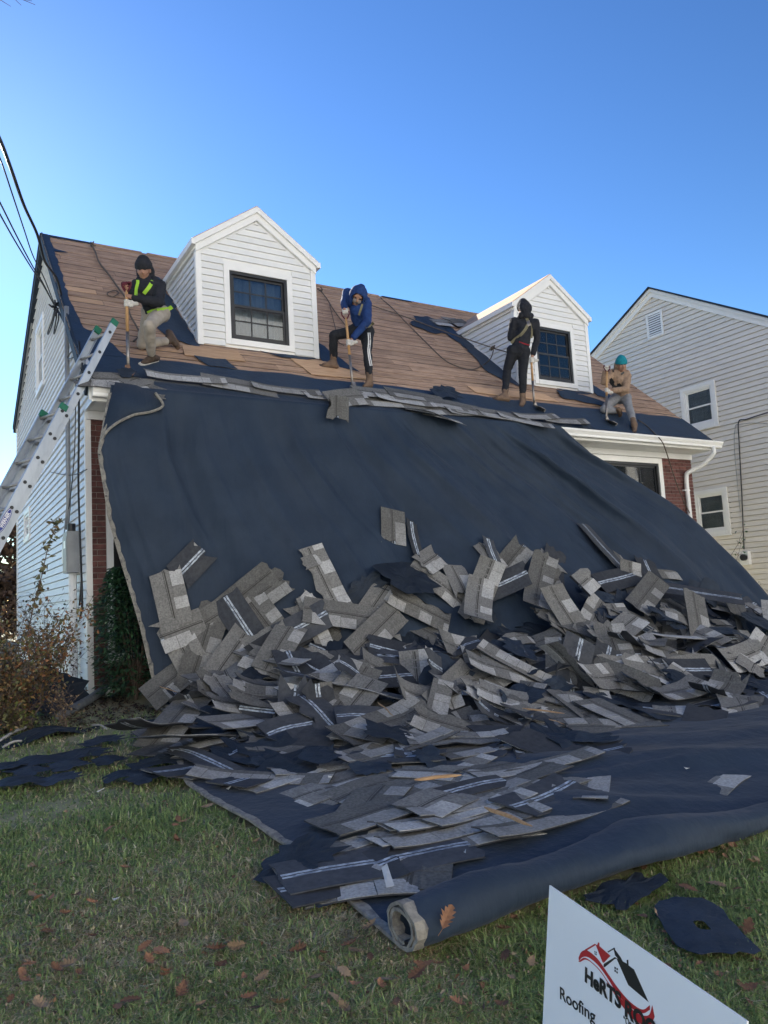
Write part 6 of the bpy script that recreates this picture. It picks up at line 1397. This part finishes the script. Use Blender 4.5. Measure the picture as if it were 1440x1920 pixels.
# ================================================================ grass
def on_tarp_xy(x, y):
    xl = np.interp(-y, -LG[::1, 0], LG[:, 1]) if y < -1.25 else np.interp(y, [-1.25, -.7], [.49, .35])
    return x > xl - .01 and y > YF - .03 and x < 10.5
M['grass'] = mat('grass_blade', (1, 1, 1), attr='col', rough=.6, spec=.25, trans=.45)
def build_grass():
    rs = np.random.default_rng(21); N0 = 165000
    # sample in image space rows so that density follows what is seen, then place on the ground
    px = rs.uniform(-60, 1500, N0); py = 1330 + (2080 - 1330) * rs.uniform(0, 1, N0) ** .78
    d = CAM_D[None] + CAM_R[None] * ((px - 720) / CAM_F)[:, None] + CAM_U[None] * ((960 - py) / CAM_F)[:, None]
    nrm = np.array([0, -.0543, 1.0]); t = -(nrm @ CAM_P) / (d @ nrm); G = CAM_P + d * t[:, None]
    G[:, :2] += rs.normal(0, .05, (N0, 2))
    ok = np.array([(not on_tarp_xy(x, y)) and y < -.45 and y > -9.0 for x, y in G[:, :2]]); G = G[ok]; n = len(G)
    dist = np.linalg.norm(G - CAM_P, axis=1)
    nz = np.array([fbm(x, y, 0, .75, 3) for x, y in G[:, :2]]); nz2 = np.array([fbm(x, y, 7, 3.2, 2) for x, y in G[:, :2]])
    G[:, 2] = np.array([ground_z(x, y) for x, y in G[:, :2]]) - .012
    dry = np.clip(.50 + .62 * nz + .22 * nz2 + .45 * np.clip((-G[:, 1] - 5.4) / 1.6, -.6, 1) * (G[:, 0] < .1) - .25 * (G[:, 0] > .3), .03, .95)
    isdry = rs.uniform(0, 1, n) < dry * .75
    hgt = rs.uniform(.022, .060, n) * (1 + .8 * nz2) * np.where(isdry, .85, 1.0) ; az = rs.uniform(0, 2 * np.pi, n) ; lean = np.clip(rs.normal(.9, .5, n) + isdry * .5, .1, 2.2)
    H = np.stack([np.cos(az), np.sin(az), np.zeros(n)], 1); S = np.stack([-np.sin(az), np.cos(az), np.zeros(n)], 1)
    wd = rs.uniform(.0016, .0034, n)[:, None] * np.clip(dist / 3.2, .8, 2.2)[:, None]
    h_ = hgt[:, None]; ln = lean[:, None]; Z = np.array([0, 0, 1.0])
    b0, b1 = G - S * wd, G + S * wd; m = G + Z * h_ * .62 + H * h_ * .45 * ln; m0, m1 = m - S * wd * .8, m + S * wd * .8; tip = G + Z * h_ * (1.0 - .22 * np.clip(ln, 0, 2.2)) + H * h_ * 1.05 * ln
    V = np.stack([b0, b1, m1, m0, tip], 1).reshape(-1, 3); base = np.arange(n)[:, None] * 5
    me = bpy.data.meshes.new('grass'); me.vertices.add(len(V)); me.vertices.foreach_set('co', V.ravel().astype(np.float32))
    F = np.concatenate([base + [0, 1, 2], base + [0, 2, 3], base + [3, 2, 4]], 1).reshape(-1, 3); me.loops.add(F.size); me.loops.foreach_set('vertex_index', F.ravel().astype(np.int32)); me.polygons.add(len(F)); me.polygons.foreach_set('loop_start', (np.arange(len(F)) * 3).astype(np.int32)); me.update(calc_edges=True)
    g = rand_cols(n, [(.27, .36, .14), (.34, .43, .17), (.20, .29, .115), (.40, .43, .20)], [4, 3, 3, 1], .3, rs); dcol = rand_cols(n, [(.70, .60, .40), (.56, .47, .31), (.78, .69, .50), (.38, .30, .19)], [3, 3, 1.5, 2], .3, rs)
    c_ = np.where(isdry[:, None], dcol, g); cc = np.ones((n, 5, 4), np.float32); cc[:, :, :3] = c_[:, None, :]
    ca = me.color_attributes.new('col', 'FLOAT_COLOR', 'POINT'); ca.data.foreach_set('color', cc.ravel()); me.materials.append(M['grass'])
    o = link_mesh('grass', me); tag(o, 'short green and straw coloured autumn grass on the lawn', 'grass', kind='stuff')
build_grass()
# ================================================================ fallen leaves: lobed oak leaves, each a thing
LV = []
def oak(seed):
    r3 = random.Random(seed); T = (0, .10, .18, .28, .37, .46, .55, .65, .74, .84, .93, 1.0); Wd = (.003, .010, .026, .013, .036, .017, .040, .019, .031, .013, .016, .002); n = len(T)
    cu = r3.uniform(-5, 16); cx = r3.uniform(-3, 7); tw = r3.uniform(-.5, .5); V = []
    for sgn in (1, -1):
        for t, w_ in zip(T, Wd):
            x = t * .115 - .055 + (.010 if w_ > .024 else 0); y = sgn * w_ * r3.uniform(.85, 1.15); V.append((x, y, .008 + cu * y * y + cx * x * x + tw * x * y))
    V += [(t * .115 - .055, 0, .006 + cx * (t * .115 - .055) ** 2) for t in T]
    F = [(i, i + 1, 2 * n + i + 1, 2 * n + i) for i in range(n - 1)] + [(2 * n + i, 2 * n + i + 1, n + i + 1, n + i) for i in range(n - 1)]
    mb = MB(); mb.add(V, F); mb.tube([(-.055, 0, .006 + cx * .003), (-.09, .006, .012)], .0012, 4)
    LV.append(mb.mesh('fallen_leaf', M['oakleaf']))
M['oakleaf'] = mat('dry_oak_leaf', (.26, .135, .075), (.17, .085, .05), 30, .7, .3, 60, rand=.45, trans=.15)
M['paleleaf'] = mat('pale_dry_leaf', (.27, .19, .115), (.20, .135, .08), 30, .7, .3, 60, rand=.3)
for s_ in range(8): oak(s_)
PL = []
for me in LV[:5]: m2 = me.copy(); m2.materials.clear(); m2.materials.append(M['paleleaf']); PL.append(m2)
rs = random.Random(77)
spots = [(418, 1788), (440, 1770), (445, 1795), (400, 1800), (300, 1800), (285, 1810), (412, 1835), (495, 1850), (665, 1865), (625, 1890), (345, 1870), (480, 1910), (75, 1755), (95, 1700), (170, 1705), (145, 1690), (340, 1880), (660, 1790), (210, 1565), (330, 1555), (390, 1520), (490, 1540), (480, 1590), (610, 1685), (690, 1760), (560, 1800), (380, 1905), (250, 1895), (60, 1640),
         (1380, 1680), (1350, 1670), (1290, 1680), (1375, 1635), (1330, 1600), (1400, 1760), (1240, 1735), (1260, 1765), (1420, 1820), (1350, 1850), (1410, 1900), (945, 1765), (1000, 1820), (960, 1740), (780, 1850), (800, 1830), (900, 1860), (860, 1905), (940, 1900), (740, 1900), (1000, 1640), (1310, 1610), (1360, 1605), (455, 1620), (130, 1830), (40, 1860), (180, 1770), (520, 1700), (230, 1640), (650, 1840), (590, 1850)]
spots += [(rs.uniform(0, 620), rs.uniform(1500, 1915)) for _ in range(34)] + [(rs.uniform(1190, 1440), rs.uniform(1590, 1900)) for _ in range(14)] + [(rs.uniform(640, 1010), rs.uniform(1800, 1915)) for _ in range(12)]
for k_, (px, py) in enumerate(spots):
    if on_tarp_xy(*on_ground(px, py)[:2]): continue
    g = on_ground(px + rs.uniform(-5, 5), py + rs.uniform(-4, 4)); pale = rs.random() < .3; me = rs.choice(PL if pale else LV); o = bpy.data.objects.new('fallen_leaf', me); COL.objects.link(o)
    X, Y, Z = frame((rs.gauss(0, .25), rs.gauss(-.1, .25), 1), rs.uniform(0, 6.28)); sc_ = rs.uniform(.32, .72)
    o.matrix_world = mat4((g[0], g[1], g[2] + .035), X, Y, Z, sc_)
    side = 'left of the tarp' if g[0] < .0 else 'in front of the rolled tarp'
    tag(o, ('pale dry' if pale else 'brown lobed') + ' fallen leaf on the grass ' + side, 'leaf', ('pale' if pale else 'brown') + ' fallen leaves ' + side)
# the oak leaf lying on the roll
P = at_depth(836, 1723, 2.79); o = bpy.data.objects.new('fallen_leaf', LV[2]); COL.objects.link(o); X, Y, Z = frame((-.2, -.75, .6), .9); o.matrix_world = mat4(P, X, Y, Z, .8); tag(o, 'single orange oak leaf stuck on the rolled tarp', 'leaf')
# scraps of pale paper / tape in the grass and on the tarp
M['scrap'] = mat('pale_scrap', (.55, .56, .56), (.42, .43, .44), 20, .7)
r4 = random.Random(9)
sl_ = [(189, 1498, .03), (432, 1492, .03), (350, 1430, .02), (218, 1710, .02), (730, 1690, .09), (538, 1615, .02), (875, 1640, .02), (1290, 1472, .03), (1130, 1625, .05), (340, 1745, .0), (110, 1655, .0), (620, 1488, .02), (860, 1020, 0), (1040, 1235, .02), (700, 1330, .02), (960, 1390, .02), (1180, 1380, .02)]
for (px, py, s_) in sl_:
    if s_ <= 0 or py < 1300: continue
    g = on_ground(px, py); X, Y, Z = frame((r4.gauss(0, .2), r4.gauss(0, .2), 1), r4.uniform(0, 3)); a, b = s_ * r4.uniform(.5, .9), s_ * r4.uniform(.15, .4); q = np.array([g[0], g[1], g[2] + (.05 if px < 560 else .10)])
    mb = MB(); mb.prism([q + X * a + Y * b, q - X * a + Y * b * 1.2 + Z * .006, q - X * a * .9 - Y * b, q + X * a * 1.1 - Y * b * .8 + Z * .01], Z * .002); o = mb.build('paper_scrap', M['scrap']); tag(o, 'tiny pale torn scrap ' + ('lying in the grass' if px < 560 else 'lying among the shingles'), 'scrap', 'pale scraps ' + ('in the grass' if px < 560 else 'among the shingles'))

# ================================================================ leaf litter and mulch at the foot of the house
rs = np.random.default_rng(90); n = 2600
xy = np.stack([rs.uniform(-1.9, .75, n), -.12 - 1.5 * rs.uniform(0, 1, n) ** 1.5], 1); xy[:, 1] -= .35 * (xy[:, 0] < -.3)
keep = np.array([not on_tarp_xy(a, b) and not (a > .02 and b > -.05) for a, b in xy]); xy = xy[keep]; n = len(xy)
P = np.stack([xy[:, 0], xy[:, 1], [ground_z(a, b) + .012 for a, b in xy]], 1); D = rdir(n, rs) * [1, 1, .3]; D /= np.linalg.norm(D, axis=1)[:, None]; N_ = rdir(n, rs) * .5 + [0, 0, 1]; N_ -= D * np.sum(N_ * D, 1)[:, None]; N_ /= np.linalg.norm(N_, axis=1)[:, None]
o = leaf_mesh('leaf_litter', P, D, N_, rs.uniform(.025, .06, n), rs.uniform(.015, .035, n), rand_cols(n, [(.10, .06, .035), (.06, .04, .028), (.16, .10, .06), (.03, .022, .018)], [3, 3, 1, 3], .35, rs), M['leafcol'], None)
tag(o, 'brown leaf litter on the bed along the house corner', 'leaf litter', kind='stuff')
n = 2200; px = rs.uniform(-40, 1480, n); py = rs.uniform(1480, 1930, n); G = np.array([on_ground(a, b) for a, b in zip(px, py)]); keep = np.array([not on_tarp_xy(g[0], g[1]) for g in G]); G = G[keep]; n = len(G)
P = G + [0, 0, .03]; D = rdir(n, rs) * [1, 1, .4]; D /= np.linalg.norm(D, axis=1)[:, None]; N_ = rdir(n, rs) * .6 + [0, 0, 1]; N_ -= D * np.sum(N_ * D, 1)[:, None]; N_ /= np.linalg.norm(N_, axis=1)[:, None]
o = leaf_mesh('leaf_crumbs', P, D, N_, rs.uniform(.008, .028, n), rs.uniform(.005, .014, n), rand_cols(n, [(.20, .12, .07), (.34, .27, .18), (.12, .07, .045)], [3, 2, 2], .35, rs), M['leafcol'], None)
tag(o, 'crumbs of dry leaves scattered in the lawn grass', 'leaf litter', kind='stuff')
